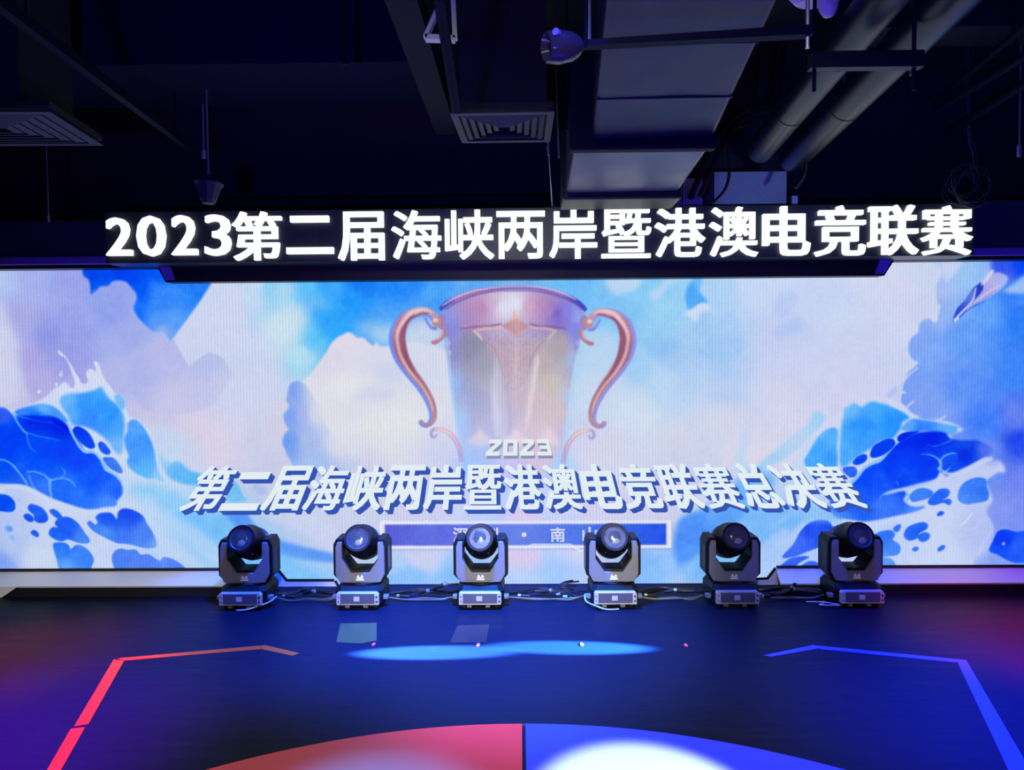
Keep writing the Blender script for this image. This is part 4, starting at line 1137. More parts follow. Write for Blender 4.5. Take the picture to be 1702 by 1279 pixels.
fy, by = MB(), MB()
for i, g in enumerate((S2, S0, S2, S3)):
    u0, u1 = (i + 0.06) / 4, (i + 0.92) / 4
    f = lambda x, z: yr(u0 + x * (u1 - u0), z)
    lay(g, f, -0.0045, fy)
    for q in g:
        by.prism([(f(x, z)[0] + 0.008, -0.002, f(x, z)[1] - 0.022) for x, z in q], (0, 0.0006, 0))
fy.build('year_lettering', emat('year_white', lin(228, 236, 238)), led)
by.build('year_shading', emat('year_grey', lin(140, 146, 178)), led)
pm = MB()
for ch, l, r, t, bt in (('深', 753, 778, 876, 900), ('圳', 803, 828, 876, 900), ('南', 915, 939, 876, 900), ('山', 968, 992, 875, 900)):
    hx, hy = NIB[ch]
    polys = bold(ch, hx + 0.012, hy + 0.01)
    x0, x1, y0, y1 = bounds(polys)
    pl, pr = on_y(l, 888, 0), on_y(r, 888, 0)
    pt, pb = on_y((l + r) / 2, t, 0), on_y((l + r) / 2, bt, 0)
    f = lambda x, z: (pl[0] + (x - x0) / (x1 - x0) * (pr[0] - pl[0]), pb[2] + (z - y0) / (y1 - y0) * (pt[2] - pb[2]))
    lay(polys, f, -0.0045, pm)
c = on_y(871, 888, 0)
pm.prism([(c[0] + 0.018 * math.cos(a), -0.0045, c[2] + 0.018 * math.sin(a)) for a in np.linspace(0, 2 * math.pi, 16, endpoint=False)], (0, 0.001, 0))
pm.build('place_lettering', PLW, led)
bpy.data.objects.remove(_to)

# ------------------------------------------------------------------ moving-head lamps on the floor


def make_fixture():
    root = bpy.data.objects.new('moving_head_light', None)
    COL.objects.link(root)
    # base
    b = MB()
    def octa(hx, y0, y1, c):
        return [(-hx + c, y0), (hx - c, y0), (hx, y0 + c), (hx, y1 - c), (hx - c, y1), (-hx + c, y1), (-hx, y1 - c), (-hx, y0 + c)]
    lo = [(x, y, 0.032) for x, y in octa(0.158, -0.135, 0.15, 0.03)]
    mi = [(x, y, 0.118) for x, y in octa(0.158, -0.135, 0.15, 0.03)]
    hi = [(x, y, 0.150) for x, y in octa(0.142, -0.110, 0.13, 0.03)]
    n = 8
    b.add(lo + mi + hi, [tuple(range(7, -1, -1)), tuple(range(16, 24))] + [(i, (i + 1) % n, (i + 1) % n + n, i + n) for i in range(n)] + [(i + n, (i + 1) % n + n, (i + 1) % n + 2 * n, i + 2 * n) for i in range(n)])
    b.lathe([(0, 0.118), (0.008, 0.122), (0.016, 0.115)], (0, 0.01, 0.148), (0, 0, 1), 28)
    base = b.build('base', M['body'], root, bevel=0.004)
    p = MB()
    pan = [(-0.138, 0.036), (0.128, 0.036), (0.141, 0.036), (0.141, 0.105), (0.130, 0.121), (-0.130, 0.121), (-0.141, 0.112), (-0.141, 0.036)]
    p.prism_xz([(-0.141, 0.036), (0.141, 0.036), (0.141, 0.106), (0.129, 0.121), (-0.131, 0.121), (-0.141, 0.111)], -0.165, -0.132)
    pn = p.build('front_panel', M['panelgrey'], base, bevel=0.003)
    MB().box(-0.114, 0.114, -0.167, -0.160, 0.046, 0.113).build('panel_inset', M['panelin'], base, bevel=0.002)
    MB().box(-0.024, 0.014, -0.1685, -0.166, 0.064, 0.096).build('display', M['display'], base)
    for z in (0.060, 0.092):
        MB().lathe([(0, 0.0065), (0.004, 0.0065), (0.005, 0.005)], (0.1275, -0.1645, z), (0, -1, 0), 12).build('button', M['button'], base)
        MB().lathe([(0, 0.005), (0.002, 0.005)], (-0.1275, -0.1645, z), (0, -1, 0), 12).build('button', M['panelin'], base)
    for sx in (-1, 1):
        MB().box(min(sx * 0.150, sx * 0.190), max(sx * 0.150, sx * 0.190), -0.09, -0.05, 0.050, 0.076).build('side_handle', M['ventgrey'], base, bevel=0.004)
    for sx in (-1, 1):
        for sy in (-1, 1):
            MB().lathe([(0, 0.022), (0.006, 0.024), (0.034, 0.020)], (sx * 0.11, 0.01 + sy * 0.115, 0.0), (0, 0, 1), 14).build('foot', M['body'], base)
    for xa in (-0.088, 0.035):
        MB().box(xa, xa + 0.03, -0.150, -0.120, 0.012, 0.034).build('connector', M['ventgrey'], base, bevel=0.002)
    # yoke
    inn = [(-0.118, 0.455), (-0.118, 0.322), (-0.058, 0.242), (0.058, 0.242), (0.118, 0.322), (0.118, 0.455)]
    y = MB()
    y.prism_xz(inn + [(0.165, 0.455), (0.185, 0.415), (0.185, 0.207), (0.142, 0.163), (-0.142, 0.163), (-0.185, 0.207), (-0.185, 0.415), (-0.165, 0.455)], -0.062, 0.095)
    yoke = y.build('yoke', M['body'], root, bevel=0.006)
    MB().prism_xz([(-0.121, 0.436), (-0.121, 0.318), (-0.060, 0.228), (0.060, 0.228), (0.121, 0.318), (0.121, 0.436), (0.153, 0.436), (0.164, 0.400), (0.166, 0.215), (0.138, 0.163), (0.012, 0.158), (-0.012, 0.158), (-0.138, 0.163), (-0.166, 0.215), (-0.164, 0.400), (-0.153, 0.436)],
                  -0.084, -0.058).build('front_cover', M['yokegrey'], yoke, bevel=0.004)
    em = MB()
    for q in ([(-0.024, 0.198), (-0.011, 0.215), (-0.002, 0.198)], [(0.002, 0.198), (0.013, 0.215), (0.024, 0.198)], [(-0.021, 0.189), (0.021, 0.189), (0.021, 0.195), (-0.021, 0.195)], [(-0.024, 0.178), (0.024, 0.178), (0.029, 0.185), (-0.029, 0.185)]):
        em.prism_xz(q, -0.0865, -0.083)
    em.build('emblem', M['emblem'], yoke)
    for sx in (-1, 1):
        for k in range(3):
            x0 = sx * 0.1845
            MB().prism([(x0, -0.030 + 0.022 * k, 0.24), (x0, -0.026 + 0.022 * k, 0.24), (x0, -0.038 + 0.022 * k, 0.395), (x0, -0.042 + 0.022 * k, 0.395)], (sx * 0.0022, 0, 0)).build('side_rib', M['ventgrey'], yoke)
        MB().lathe([(0, 0.045), (0.012, 0.045)], (sx * 0.112, 0.012, 0.415), (sx, 0, 0), 18).build('tilt_bearing', M['body'], yoke)
    # head
    th = math.radians(23)
    ax = np.array([0, -math.cos(th), math.sin(th)])
    pv = np.array([0, 0.012, 0.418])
    h = MB()
    h.lathe([(-0.185, 0.055), (-0.18, 0.080), (-0.155, 0.103), (-0.10, 0.113), (0.025, 0.115), (0.052, 0.108), (0.075, 0.097), (0.135, 0.092), (0.150, 0.093), (0.156, 0.089), (0.156, 0.076), (0.148, 0.0695), (0.120, 0.068), (0.118, 0.02)], pv, ax, 36)
    head = h.build('head', M['body'], root, smooth=True)
    f = MB()
    f.lathe([(0.119, 0.0685), (0.130, 0.0685), (0.140, 0.062), (0.149, 0.046), (0.154, 0.028), (0.156, 0.008)], pv, ax, 32)
    f.build('lens', M['glass'], head, smooth=True)
    upv = np.cross(np.array([1.0, 0, 0]), ax)
    upv = upv if upv[2] > 0 else -upv
    il = MB()
    il.lathe([(0.128, 0.046), (0.140, 0.044), (0.1495, 0.034), (0.1545, 0.018), (0.1560, 0.003)], pv - upv * 0.017 + np.array([0.004, 0, 0]), ax + upv * 0.02, 28)
    il.build('inner_lens', M['innerlens'], head, smooth=True)
    rg = MB()
    rg.lathe([(0.1500, 0.0695), (0.1545, 0.0695), (0.1575, 0.0735), (0.1500, 0.0760)], pv, ax, 32)
    rg.build('lens_ring', M['panelin'], head, smooth=True)
    up = np.cross(np.array([1.0, 0, 0]), ax)
    if up[2] < 0:
        up = -up
    for sx in (-1, 1):
        for row in (0, 1):
            v = MB()
            for k in range(4):
                a = math.radians(90 - sx * (40 + row * 22))
                rad = 0.1135
                c = pv + ax * (-0.075 + 0.020 * k) + rad * (np.array([math.cos(a), 0, 0]) + up * math.sin(a))
                tg = np.array([-math.sin(a), 0, 0]) + up * math.cos(a)
                nr = np.array([math.cos(a), 0, 0]) + up * math.sin(a)
                v.hexa([c - tg * 0.018 - ax * 0.004 - nr * 0.003, c + tg * 0.018 - ax * 0.004 - nr * 0.003, c + tg * 0.018 + ax * 0.004 - nr * 0.003, c - tg * 0.018 + ax * 0.004 - nr * 0.003],
                       [c - tg * 0.016 - ax * 0.003 + nr * 0.004, c + tg * 0.016 - ax * 0.003 + nr * 0.004, c + tg * 0.016 + ax * 0.003 + nr * 0.004, c - tg * 0.016 + ax * 0.003 + nr * 0.004])
            v.build('vent', M['ventgrey'], head)
    for sx in (-1, 1):
        MB().lathe([(0, 0.004), (0.003, 0.003)], pv + ax * 0.058 + np.array([sx * 0.055, 0, 0]) - up * 0.088, -up + 0.3 * ax, 8).build('screw', M['wire'], head)
    return root


def copy_tree(o, parent=None):
    c = o.copy()
    COL.objects.link(c)
    if parent:
        c.parent = parent
    for ch in list(o.children):
        copy_tree(ch, c)
    return c


FIXS = [(412, 1008.5), (602, 1007.5), (800, 1006.5), (1018.5, 1005.5), (1214.5, 1003.5), (1413, 1001.5)]
FLAB = ['leftmost black moving-head lamp standing on the floor before the white ledge',
        'second moving-head lamp from the left, grey cover, behind the painted grey reflection',
        'third moving-head lamp from the left, standing before the left half of the place-name bar',
        'fourth moving-head lamp from the left, standing before the right end of the place-name bar',
        'fifth moving-head lamp from the left, beside the inner end of the right white ledge',
        'rightmost dark moving-head lamp in front of the right white ledge']
fx0 = make_fixture()
FX = []
for i, (px, py) in enumerate(FIXS):
    o = fx0 if i == 0 else copy_tree(fx0)
    p = on_z(px, py, 0.0)
    o.location = (p[0] * 1.012, -0.36, 0.0)
    tag(o, FLAB[i], 'stage light', 'moving-head lamps along the foot of the screen')
    FX.append(o)

# ------------------------------------------------------------------ marks on the floor


def decal(name, poly, m, label, cat, z=0.002, group=None):
    c = np.mean(poly, axis=0)
    mb = MB()
    mb.prism([(p[0], p[1], 0.0004) for p in poly], (0, 0, z - 0.0004))
    o = mb.build(name, m, base=(c[0], c[1], 0.0))
    return tag(o, label, cat, group)


def fp(*pts):
    return [on_z(x, y, 0.0) for x, y in pts]


decal('floor_tape', fp((436, 1072.5), (441, 1072), (498, 1085.5), (486, 1089.5), (434, 1078.5)), M['redtape'], 'short bent red tape piece ending the red line towards the middle', 'tape line')
decal('floor_tape', fp((196, 1094), (435, 1072.6), (433, 1078.6), (206, 1097.5)), M['redtape'], 'long thin red tape line running across the back left of the floor', 'tape line')
decal('floor_tape', fp((189, 1096), (206, 1098), (147, 1203), (123.5, 1206.5)), M['redtape'], 'red tape strip coming forward at the left, the farther of two', 'tape line')
decal('floor_tape', fp((118, 1211), (141.5, 1208.5), (60, 1352), (20, 1380)), M['redtape'], 'nearest red tape strip at the left front of the floor', 'tape line')
decal('floor_tape', fp((1352, 1072), (1358, 1073), (1362, 1077), (1282, 1091), (1269, 1089)), M['bluetape'], 'short bent blue tape piece ending the blue line towards the middle', 'tape line')
decal('floor_tape', fp((1359, 1073), (1606, 1097), (1592, 1101), (1362, 1078)), M['bluetape'], 'long thin blue tape line running across the back right of the floor', 'tape line')
decal('floor_tape', fp((1606, 1097.5), (1592, 1101.5), (1676, 1279), (1710, 1352), (1748, 1340)), M['bluetape'], 'broad blue tape strip coming forward at the right of the floor', 'tape line')
# big round floor graphic, half red, half blue
A, B, Cc = on_z(343, 1279), on_z(1404, 1279), on_z(872, 1202.5)
mid = (A + B) / 2
ab = np.array([B[0] - A[0], B[1] - A[1]])
# circle through the three points
def circum(a, b, c):
    d = 2 * (a[0] * (b[1] - c[1]) + b[0] * (c[1] - a[1]) + c[0] * (a[1] - b[1]))
    ux = ((a[0] ** 2 + a[1] ** 2) * (b[1] - c[1]) + (b[0] ** 2 + b[1] ** 2) * (c[1] - a[1]) + (c[0] ** 2 + c[1] ** 2) * (a[1] - b[1])) / d
    uy = ((a[0] ** 2 + a[1] ** 2) * (c[0] - b[0]) + (b[0] ** 2 + b[1] ** 2) * (a[0] - c[0]) + (c[0] ** 2 + c[1] ** 2) * (b[0] - a[0])) / d
    return ux, uy
ccx, ccy = circum(A, B, Cc)
R = math.hypot(A[0] - ccx, A[1] - ccy)
xs_ = on_z(871, 1240)[0]
for side in (-1, 1):
    a0 = math.acos((xs_ + side * 0.008 - ccx) / R)
    arc = np.linspace(a0, math.pi if side < 0 else 0.0, 60)
    poly = [(ccx + R * math.cos(t), ccy + R * math.sin(t), 0) for t in arc]
    poly += [(ccx + R * math.cos(-t), ccy + R * math.sin(-t), 0) for t in arc[::-1]]
    decal('floor_graphic', poly, M['reddecal'] if side < 0 else M['bluedecal'], ('red' if side < 0 else 'blue') + ' half of the big round floor graphic at the front', 'floor graphic', z=0.0015)
decal('floor_marker', fp((868, 1203), (873.5, 1203), (873.5, 1207), (868, 1207)), M['black'], 'tiny black square tape mark where red and blue halves meet', 'tape mark', z=0.003)
decal('floor_reflection', fp((566, 1036), (626, 1035), (626, 1064), (600, 1069), (559, 1067)), M['greyreflect'], 'painted grey square reflection on the floor in front of the second lamp', 'painted reflection')  # reflection on the floor painted as a thin decal
decal('floor_reflection', fp((760, 1039.5), (813, 1037.5), (808, 1067), (748, 1068)), M['darkreflect'], 'painted faint dark reflection on the floor in front of the third lamp', 'painted reflection')  # second, fainter reflection, also a painted decal
for (x, y), lb in zip(((621, 1070.5), (795, 1071), (967, 1070.5), (1140, 1072)), ('beside the painted grey reflection', 'below the third lamp', 'left of the fourth lamp', 'between the fourth and fifth lamps')):
    c = on_z(x, y)
    decal('floor_marker', [(c[0] + 0.010 * math.cos(t), c[1] + 0.022 * math.sin(t), 0) for t in np.linspace(0, 2 * math.pi, 12, endpoint=False)], M['reddot'], 'small red dot on the floor ' + lb, 'floor mark', z=0.003, group='row of small red floor dots')

# ------------------------------------------------------------------ cables lying between the lamps
rng = random.Random(4)


def cable(name, pts, r, m, label, cat='cable', plugs=True, strands=1, spread=0.02):
    """a bundle that lies on the floor: strands twisted together are one thing"""
    c = np.array(pts[0], float)
    mb = MB()
    for s in range(strands):
        q = []
        for i, p in enumerate(pts):
            k = 0 if i in (0,) else spread
            q.append((p[0] + rng.uniform(-k, k), p[1] + rng.uniform(-k, k), max(r + 0.001, p[2] + rng.uniform(0, k))))
        mb.tube(spline(q, 8), r, 7)
    root = mb.build(name, m, base=(c[0], c[1], 0.0), smooth=True)
    tag(root, label, cat)
    return root


def plug(root, p, d, r=0.012, ln=0.07):
    b = np.array(root.location)
    MB().lathe([(0, r * .7), (ln * .2, r), (ln, r), (ln * 1.02, r * .6)], np.array(p) - b, d, 12).build('plug', M['cable'], root, smooth=True)
    MB().lathe([(ln * .96, r * 1.08), (ln * 1.25, r * 1.08)], np.array(p) - b, d, 12).build('plug_ring', M['plug'], root, smooth=True)


fxx = [f.location.x for f in FX]
names = ['first and second', 'second and third', 'third and fourth', 'fourth and fifth', 'fifth and sixth']
for i in range(5):
    x0, x1 = fxx[i] + 0.172, fxx[i + 1] - 0.172
    w = x1 - x0
    yb = -0.33
    c = cable('cable_bundle', [(x0, yb, 0.05), (x0 + w * .2, yb + .05, 0.03), (x0 + w * .45, yb + .08, 0.035), (x0 + w * .7, yb + .06, 0.03), (x1, yb, 0.045)], 0.0075, M['cable'],
              'black power cables bundled on the floor between the %s lamps' % names[i], strands=6, spread=0.022)
    plug(c, (x0 + w * .42, yb + .02, 0.045), (1, -0.15, 0.25))
    plug(c, (x0 + w * .30, yb - .01, 0.03), (-1, 0.1, 0.05), 0.010)
    g = cable('signal_cable', [(x0, yb - .02, 0.03), (x0 + w * .25, yb - .03, 0.012), (x0 + w * .55, yb - .02, 0.012), (x0 + w * .8, yb - .03, 0.012), (x1, yb - .01, 0.03)], 0.005, M['greycable'],
              'thin grey signal cable on the floor between the %s lamps' % names[i], strands=2, spread=0.012)
# fan of loose ends right of the third lamp, loop left of it
p0 = np.array([on_y(915, 985, -0.30)[0], -0.30, 0.05])
mb = MB()
for k in range(7):
    a = -0.5 + 0.22 * k
    L = 0.16 + 0.02 * (k % 3)
    mb.tube(spline([p0 + np.array([-0.10, 0.03, -0.015]), p0, p0 + np.array([L * .55, 0.01 * k, L * .25 * math.sin(a) + .01]), p0 + np.array([L, 0.012 * k - .04, max(-0.035, L * .55 * math.sin(a))])], 6), 0.006, 7)
fan = mb.build('cable_ends', M['cable'], base=(p0[0], p0[1], 0.0), smooth=True)
tag(fan, 'fan of loose black cable ends on the floor left of the fourth lamp', 'cable')
for k in range(3):
    b = p0 - np.array(fan.location) + np.array([0.04 + 0.045 * k, -0.035, -0.012 - 0.012 * k])
    MB().lathe([(0, .010), (.03, .010)], b, (1, -.2, .3 - .3 * k), 10).build('plug_ring', M['plug'], fan, smooth=True)
x = on_y(735, 972, -0.3)[0]
lp = cable('cable_loop', [(x - .16, -.32, .04), (x - .02, -.30, .085), (x + .10, -.30, .10), (x + .20, -.31, .085), (x + .22, -.31, .05)], 0.006, M['cable'], 'raised loop of black cable left of the third lamp', strands=2, spread=0.01)
plug(lp, (x - .06, -.31, .075), (0.9, 0, .35), 0.013, 0.08)
x = on_y(1240, 985, -0.3)[0]
up = cable('cable_ends', [(x - .02, -.36, .03), (x + .12, -.37, .04), (x + .25, -.36, .055), (x + .33, -.34, .10)], 0.0065, M['cable'], 'black cable with an upturned end right of the fifth lamp', strands=3, spread=0.012)
plug(up, (x + .14, -.38, .04), (-1, 0, -.05), 0.012, 0.05)
plug(up, (x + .28, -.37, .06), (.3, 0, 1), 0.011, 0.035)
for i, lb in ((0, 'first'), (3, 'fourth')):
    xx = fxx[i]
    s = 1 if i == 0 else -1
    cable('white_cable', [(xx - s * .02, -.53, .008), (xx + s * .05, -.54, .006), (xx + s * .12, -.52, .012), (xx + s * .17, -.47, .03), (xx + s * .20, -.40, .055)], 0.0055, M['panelgrey'], 'short pale cable curling under the %s lamp' % lb)
xx = fxx[5] - .22
cable('white_cable', [(xx - .10, -.40, .006), (xx + .02, -.43, .008), (xx - .05, -.47, .006), (xx + .08, -.50, .006), (xx - .01, -.46, .01)], 0.004, M['panelgrey'], 'tangled thin white cord beside the rightmost lamp')
p = on_z(1455, 984)
t_ = MB().tube([(p[0] - .02, p[1], .03), (p[0] + .03, p[1] - .02, .008)], [.006, .004], 8).build('cable_tip', M['reddot'], base=(p[0], p[1], 0))
tag(t_, 'small red cable tip on the floor right of the rightmost lamp', 'cable')

# ------------------------------------------------------------------ ceiling: beams, ducts, pipes, hangers


def face_box(mb, p0, p1, Y, depth):                  # box whose front face spans photo corners p0..p1 on plane y = Y
    a, b = on_y(*p0, Y), on_y(*p1, Y)
    return mb.box(min(a[0], b[0]), max(a[0], b[0]), Y, Y + depth, min(a[2], b[2]), max(a[2], b[2]))


# concrete beams running across (structure)
z0 = on_y(450, 105, -1.1)[2]
struct(MB().box(-7.5, on_y(706, 150, -1.0)[0], -1.1, -0.46, z0, CEIL - 0.002).build('trim_13', M['beam']))
struct(MB().box(on_y(1390, 150, -1.0)[0], 7.5, -1.0, -0.75, z0 + 0.20, CEIL - 0.002).build('trim_14', M['ceil']))
struct(MB().box(-7.5, 7.5, -3.1, -2.85, CEIL - 0.16, CEIL - 0.002).build('trim_15', M['ceil']))


def rod(top_px, bot_px, Y, r, m, name, label, cat, tip=None, group=None):
    a, b = on_y(*top_px, Y), on_y(*bot_px, Y)
    mb = MB().tube([(b[0], Y, CEIL), (b[0], Y, b[2])], r, 8)
    o = mb.build(name, m, base=(b[0], Y, b[2]), smooth=True)
    tag(o, label, cat, group)
    if tip:
        t = on_y(*tip, Y)
        MB().tube([(0, 0, t[2] - b[2]), (0, 0, -0.004)], r * 2.2, 8).build('rod_sleeve', M['galv'], o, smooth=True)
    return o


# air diffusers
def diffuser(name, corners, thick, label, dr=1.0):
    """four-way ceiling diffuser lying on the quad of corners (far-left, far-right, near-right, near-left), facing down"""
    c = np.mean(corners, axis=0)
    root = empty(name, c, label, 'air vent')
    q = [np.array(p) - c for p in corners]
    n = np.array([0, 0, 1.0])
    def ring(s0, s1, drop0, drop1, m, nm):
        mb = MB()
        for i in range(4):
            a, b = q[i], q[(i + 1) % 4]
            mb.hexa([a * s0 - n * drop0, b * s0 - n * drop0, b * s1 - n * drop1, a * s1 - n * drop1],
                    [a * s0 - n * drop0 + n * .006, b * s0 - n * drop0 + n * .006, b * s1 - n * drop1 + n * .006, a * s1 - n * drop1 + n * .006])
        mb.build(nm, m, root)
    ring(1.0, 0.86, 0.0, 0.0, M['grille'], 'frame')
    for k in range(5):
        s = 0.82 - 0.15 * k
        ring(s, s - 0.10, -0.012 * dr, 0.008 * dr, M['grille'], 'louvre')
    mb = MB()
    mb.prism([p * 0.99 + n * 0.025 for p in q], n * thick)
    mb.build('plenum_box', M['ceil'], root)
    return root


zc = on_y(834, 185, -1.55)[2]
cs = [on_z(768, 238, zc), on_z(914, 236, zc), on_z(922, 186, zc), on_z(748, 189, zc)]
dc = diffuser('air_diffuser', cs, 0.03, 'square four-way air diffuser in the middle, left of the large duct', 0.45)
# its short connecting duct up to the ceiling
c0 = np.mean(cs, axis=0)
MB().box(-0.22, 0.22, -0.18, 0.22, 0.055, CEIL - 0.003 - c0[2]).build('neck_duct', M['ceil'], dc)
zc = on_y(86, 200, -1.6)[2]
cs = [on_z(-70, 243, zc), on_z(172, 242, zc), on_z(83, 186, zc), on_z(-198, 186, zc)]
dl = diffuser('air_diffuser', cs, 0.03, 'square air diffuser at the left edge of the picture', 0.25)
c0 = np.mean(cs, axis=0)
MB().box(-0.25, 0.25, -0.2, 0.2, 0.055, CEIL - 0.003 - c0[2]).build('neck_duct', M['ceil'], dl)

# big rectangular duct coming from the screen towards the viewer
def secbox(f_l, f_r, n_l, n_r, h):                    # underside corners at the far and near end, height
    a, b, c, d = [np.array(p) for p in (f_l, f_r, n_r, n_l)]
    u = np.array([0, 0, h])
    return [a, b, c, d], [a + u, b + u, c + u, d + u]


zB = on_y(1040, 320, -0.72)[2]
Bf_l, Bf_r = on_y(941, 322, -0.72), on_y(1128, 318, -0.72)
yBn = -1.42
Bn_l, Bn_r = on_y(953, 251, yBn), on_y(1181, 243, yBn)
duct = empty('air_duct', Bf_l, 'large rectangular metal air duct hanging above the middle right of the sign', 'air duct')
D0 = np.array(duct.location)
def sec(mb, fl_, fr_, nl_, nr_, h):
    bq, tq = secbox(fl_ - D0, fr_ - D0, nl_ - D0, nr_ - D0, h)
    mb.hexa(bq, tq)
    return mb
sec(MB(), Bf_l, Bf_r, Bn_l, Bn_r, 0.42).build('lower_section', M['ductlit'], duct, bevel=0.02)
An_l, An_r = on_y(1012, -60, -2.75), on_y(1322, -60, -2.75)
Af_l, Af_r = on_y(984, 234, yBn - 0.02), on_y(1186, 228, yBn - 0.02)
sec(MB(), Af_l, Af_r, An_l, An_r, 0.40).build('upper_section', M['duct'], duct, bevel=0.02)
f = MB()
x0, x1, z_ = Bn_l[0] - D0[0] - 0.02, Bn_r[0] - D0[0] + 0.02, Bn_l[2] - D0[2]
f.box(x0, x1, yBn - 0.05 - D0[1], yBn + 0.02 - D0[1], z_ - 0.008, z_ + 0.44)
f.build('flange', M['steel'], duct, bevel=0.012)
f = MB()
x0, x1, z_ = Bf_l[0] - D0[0] - 0.02, Bf_r[0] - D0[0] + 0.02, 0.0
f.box(x0, x1, 0.0, 0.30, -0.035, 0.40)
f.build('end_collar', M['black'], duct, bevel=0.012)
for yy in (-2.45, -1.0):                              # hanging straps to the ceiling
    for s in (0.0, 1.0):
        xx = (Bf_l[0] * (1 - s) + Bf_r[0] * s) - D0[0] + (0.01 if s else -0.01) + (0.08 if yy < -2 and s else 0)
        MB().box(xx - .008, xx + .008, yy - D0[1], yy + .03 - D0[1], 0.30, CEIL - 0.003 - D0[2]).build('strap', M['steel'], duct)
# seams on the near section
for t in (0.33, 0.66):
    a, b = Af_l * (1 - t) + An_l * t - D0, Af_r * (1 - t) + An_r * t - D0
    MB().tube([a + (0, 0, -.001), b + (0, 0, -.001)], 0.005, 6).build('seam', M['duct'], duct)

# support bar under the duct with a threaded rod at its right end
Yb = -2.50
a, b = on_y(965, 74, Yb), on_y(1349, 50, Yb)
bar = empty('support_bar', (b[0], Yb, b[2]), 'thin dark support bar crossing under the large duct', 'hanger')
B0 = np.array(bar.location)
MB().hexa([a - B0 + (0, -.02, -.013), b - B0 + (0, -.02, -.022), b - B0 + (0, .02, -.022), a - B0 + (0, .02, -.013)],
          [a - B0 + (0, -.02, .008), b - B0 + (0, -.02, .012), b - B0 + (0, .02, .012), a - B0 + (0, .02, .008)]).build('bar', M['steel'], bar)
r_ = on_y(1342, 66, Yb)
MB().tube([(r_[0] - B0[0], 0, r_[2] - B0[2] - .03), (r_[0] - B0[0], 0, CEIL - B0[2])], 0.008, 8).build('threaded_rod', M['wire'], bar, smooth=True)
MB().tube([(a[0] - B0[0] + .03, 0, a[2] - B0[2]), (a[0] - B0[0] + .03, 0, CEIL - B0[2])], 0.008, 8).build('threaded_rod', M['wire'], bar, smooth=True)
# dark shiny reflector lamp at the bar's left end
c = on_y(940, 78, -2.56)
lampd = empty('reflector_lamp', c, 'shiny dark bowl-shaped lamp hanging left of the large duct', 'lamp')
lm_ = MB().lathe([(-0.068, 0.012), (-0.05, 0.035), (-0.02, 0.050), (0.03, 0.057), (0.07, 0.052), (0.075, 0.046), (0.04, 0.03)], (0, 0, 0), (-1, -0.35, -0.16), 24)
lm_.build('lamp_bowl', M['dome'], lampd, smooth=True)
MB().tube(spline([(0.06, 0.02, 0.01), (0.075, 0.03, 0.12), (0.07, 0.03, CEIL - c[2])], 6), 0.008, 8).build('lamp_stem', M['steel'], lampd, smooth=True)
MB().lathe([(0, .012), (.02, .012)], (-0.03, -0.055, 0.02), (-.5, -1, 0), 12).build('lamp_cap', M['strip'], lampd, smooth=True)

# white ceiling unit at the top edge
c = on_y(1354, -14, -2.2)
wu = empty('ceiling_camera', c, 'white plastic ceiling unit with a round nose at the top edge', 'camera')
MB().lathe([(-0.02, 0.10), (0.0, 0.115), (0.05, 0.12), (0.11, 0.105), (0.14, 0.06)], (0.02, 0, 0.0), (0, 0, 1), 28).build('unit_body', M['whiteplastic'], wu, smooth=True)
MB().lathe([(0.0, 0.045), (0.05, 0.042), (0.10, 0.034), (0.125, 0.022), (0.132, 0.008)], (0.035, -0.03, 0.01), (0.03, -0.1, -1), 20).build('nose', M['whiteplastic'], wu, smooth=True)
MB().lathe([(-0.03, .03), (0.02, 0.046), (0.05, 0.044), (0.062, 0.03), (0.066, 0.01)], (-0.07, -0.04, -0.01), (-0.5, -0.7, -0.5), 20).build('side_lobe', M['whiteplastic'], wu, smooth=True)
MB().lathe([(0, 0.018), (0.01, 0.016), (0.014, 0.008)], (-0.098, -0.085, -0.042), (-0.3, -0.8, -0.5), 16).build('lens', M['dome'], wu, smooth=True)
MB().tube([(0.02, 0, 0.13), (0.02, 0, CEIL - c[2])], 0.02, 10).build('stem', M['whiteplastic'], wu, smooth=True)

# two lagged pipes
def pipe(far, near, zf, rad, label, bands):
    a, b = on_z(*far, zf), on_z(*near, zf)
    d = b - a
    a2, b2 = a - d * 0.10, b + d * 0.3
    o = MB().tube([tuple(a2), tuple(a2 * .5 + b2 * .5), tuple(b2)], rad, 20).build('lagged_pipe', M['pipe'], base=tuple(a2), smooth=True)
    tag(o, label, 'pipe')
    for t in bands:
        p = a + d * t
        u = d / np.linalg.norm(d)
        MB().lathe([(0, rad * 1.03), (.03, rad * 1.03)], p - a2, u, 20).build('band', M['pipe'], o, smooth=True)
    return o


pipe((1275, 235), (1464, 0), 2.98, 0.083, 'lagged round pipe beside the large duct, the left of two', (0.30, 0.72))
pipe((1332, 250), (1578, 0), 3.00, 0.090, 'lagged round pipe farther from the large duct, the right of two', (0.42, 0.80))
# hanger across the pipes
Yc = -2.27
a, b = on_y(1345, 92, Yc), on_y(1532, 88, Yc)
hg = empty('pipe_hanger', ((a[0] + b[0]) / 2, Yc, a[2]), 'dark bracket carrying the two lagged pipes', 'hanger')
H0 = np.array(hg.location)
zpl = on_y(1440, 100, Yc)[2] - H0[2]
MB().box(a[0] - H0[0], b[0] - H0[0], -0.02, 0.02, -0.055, 0.008).build('bar', M['black'], hg)
for xx in (a[0] - H0[0] + .02, b[0] - H0[0] - .03):
    MB().tube([(xx, 0, -0.14), (xx, 0, CEIL - H0[2])], 0.008, 8).build('threaded_rod', M['steel'], hg, smooth=True)

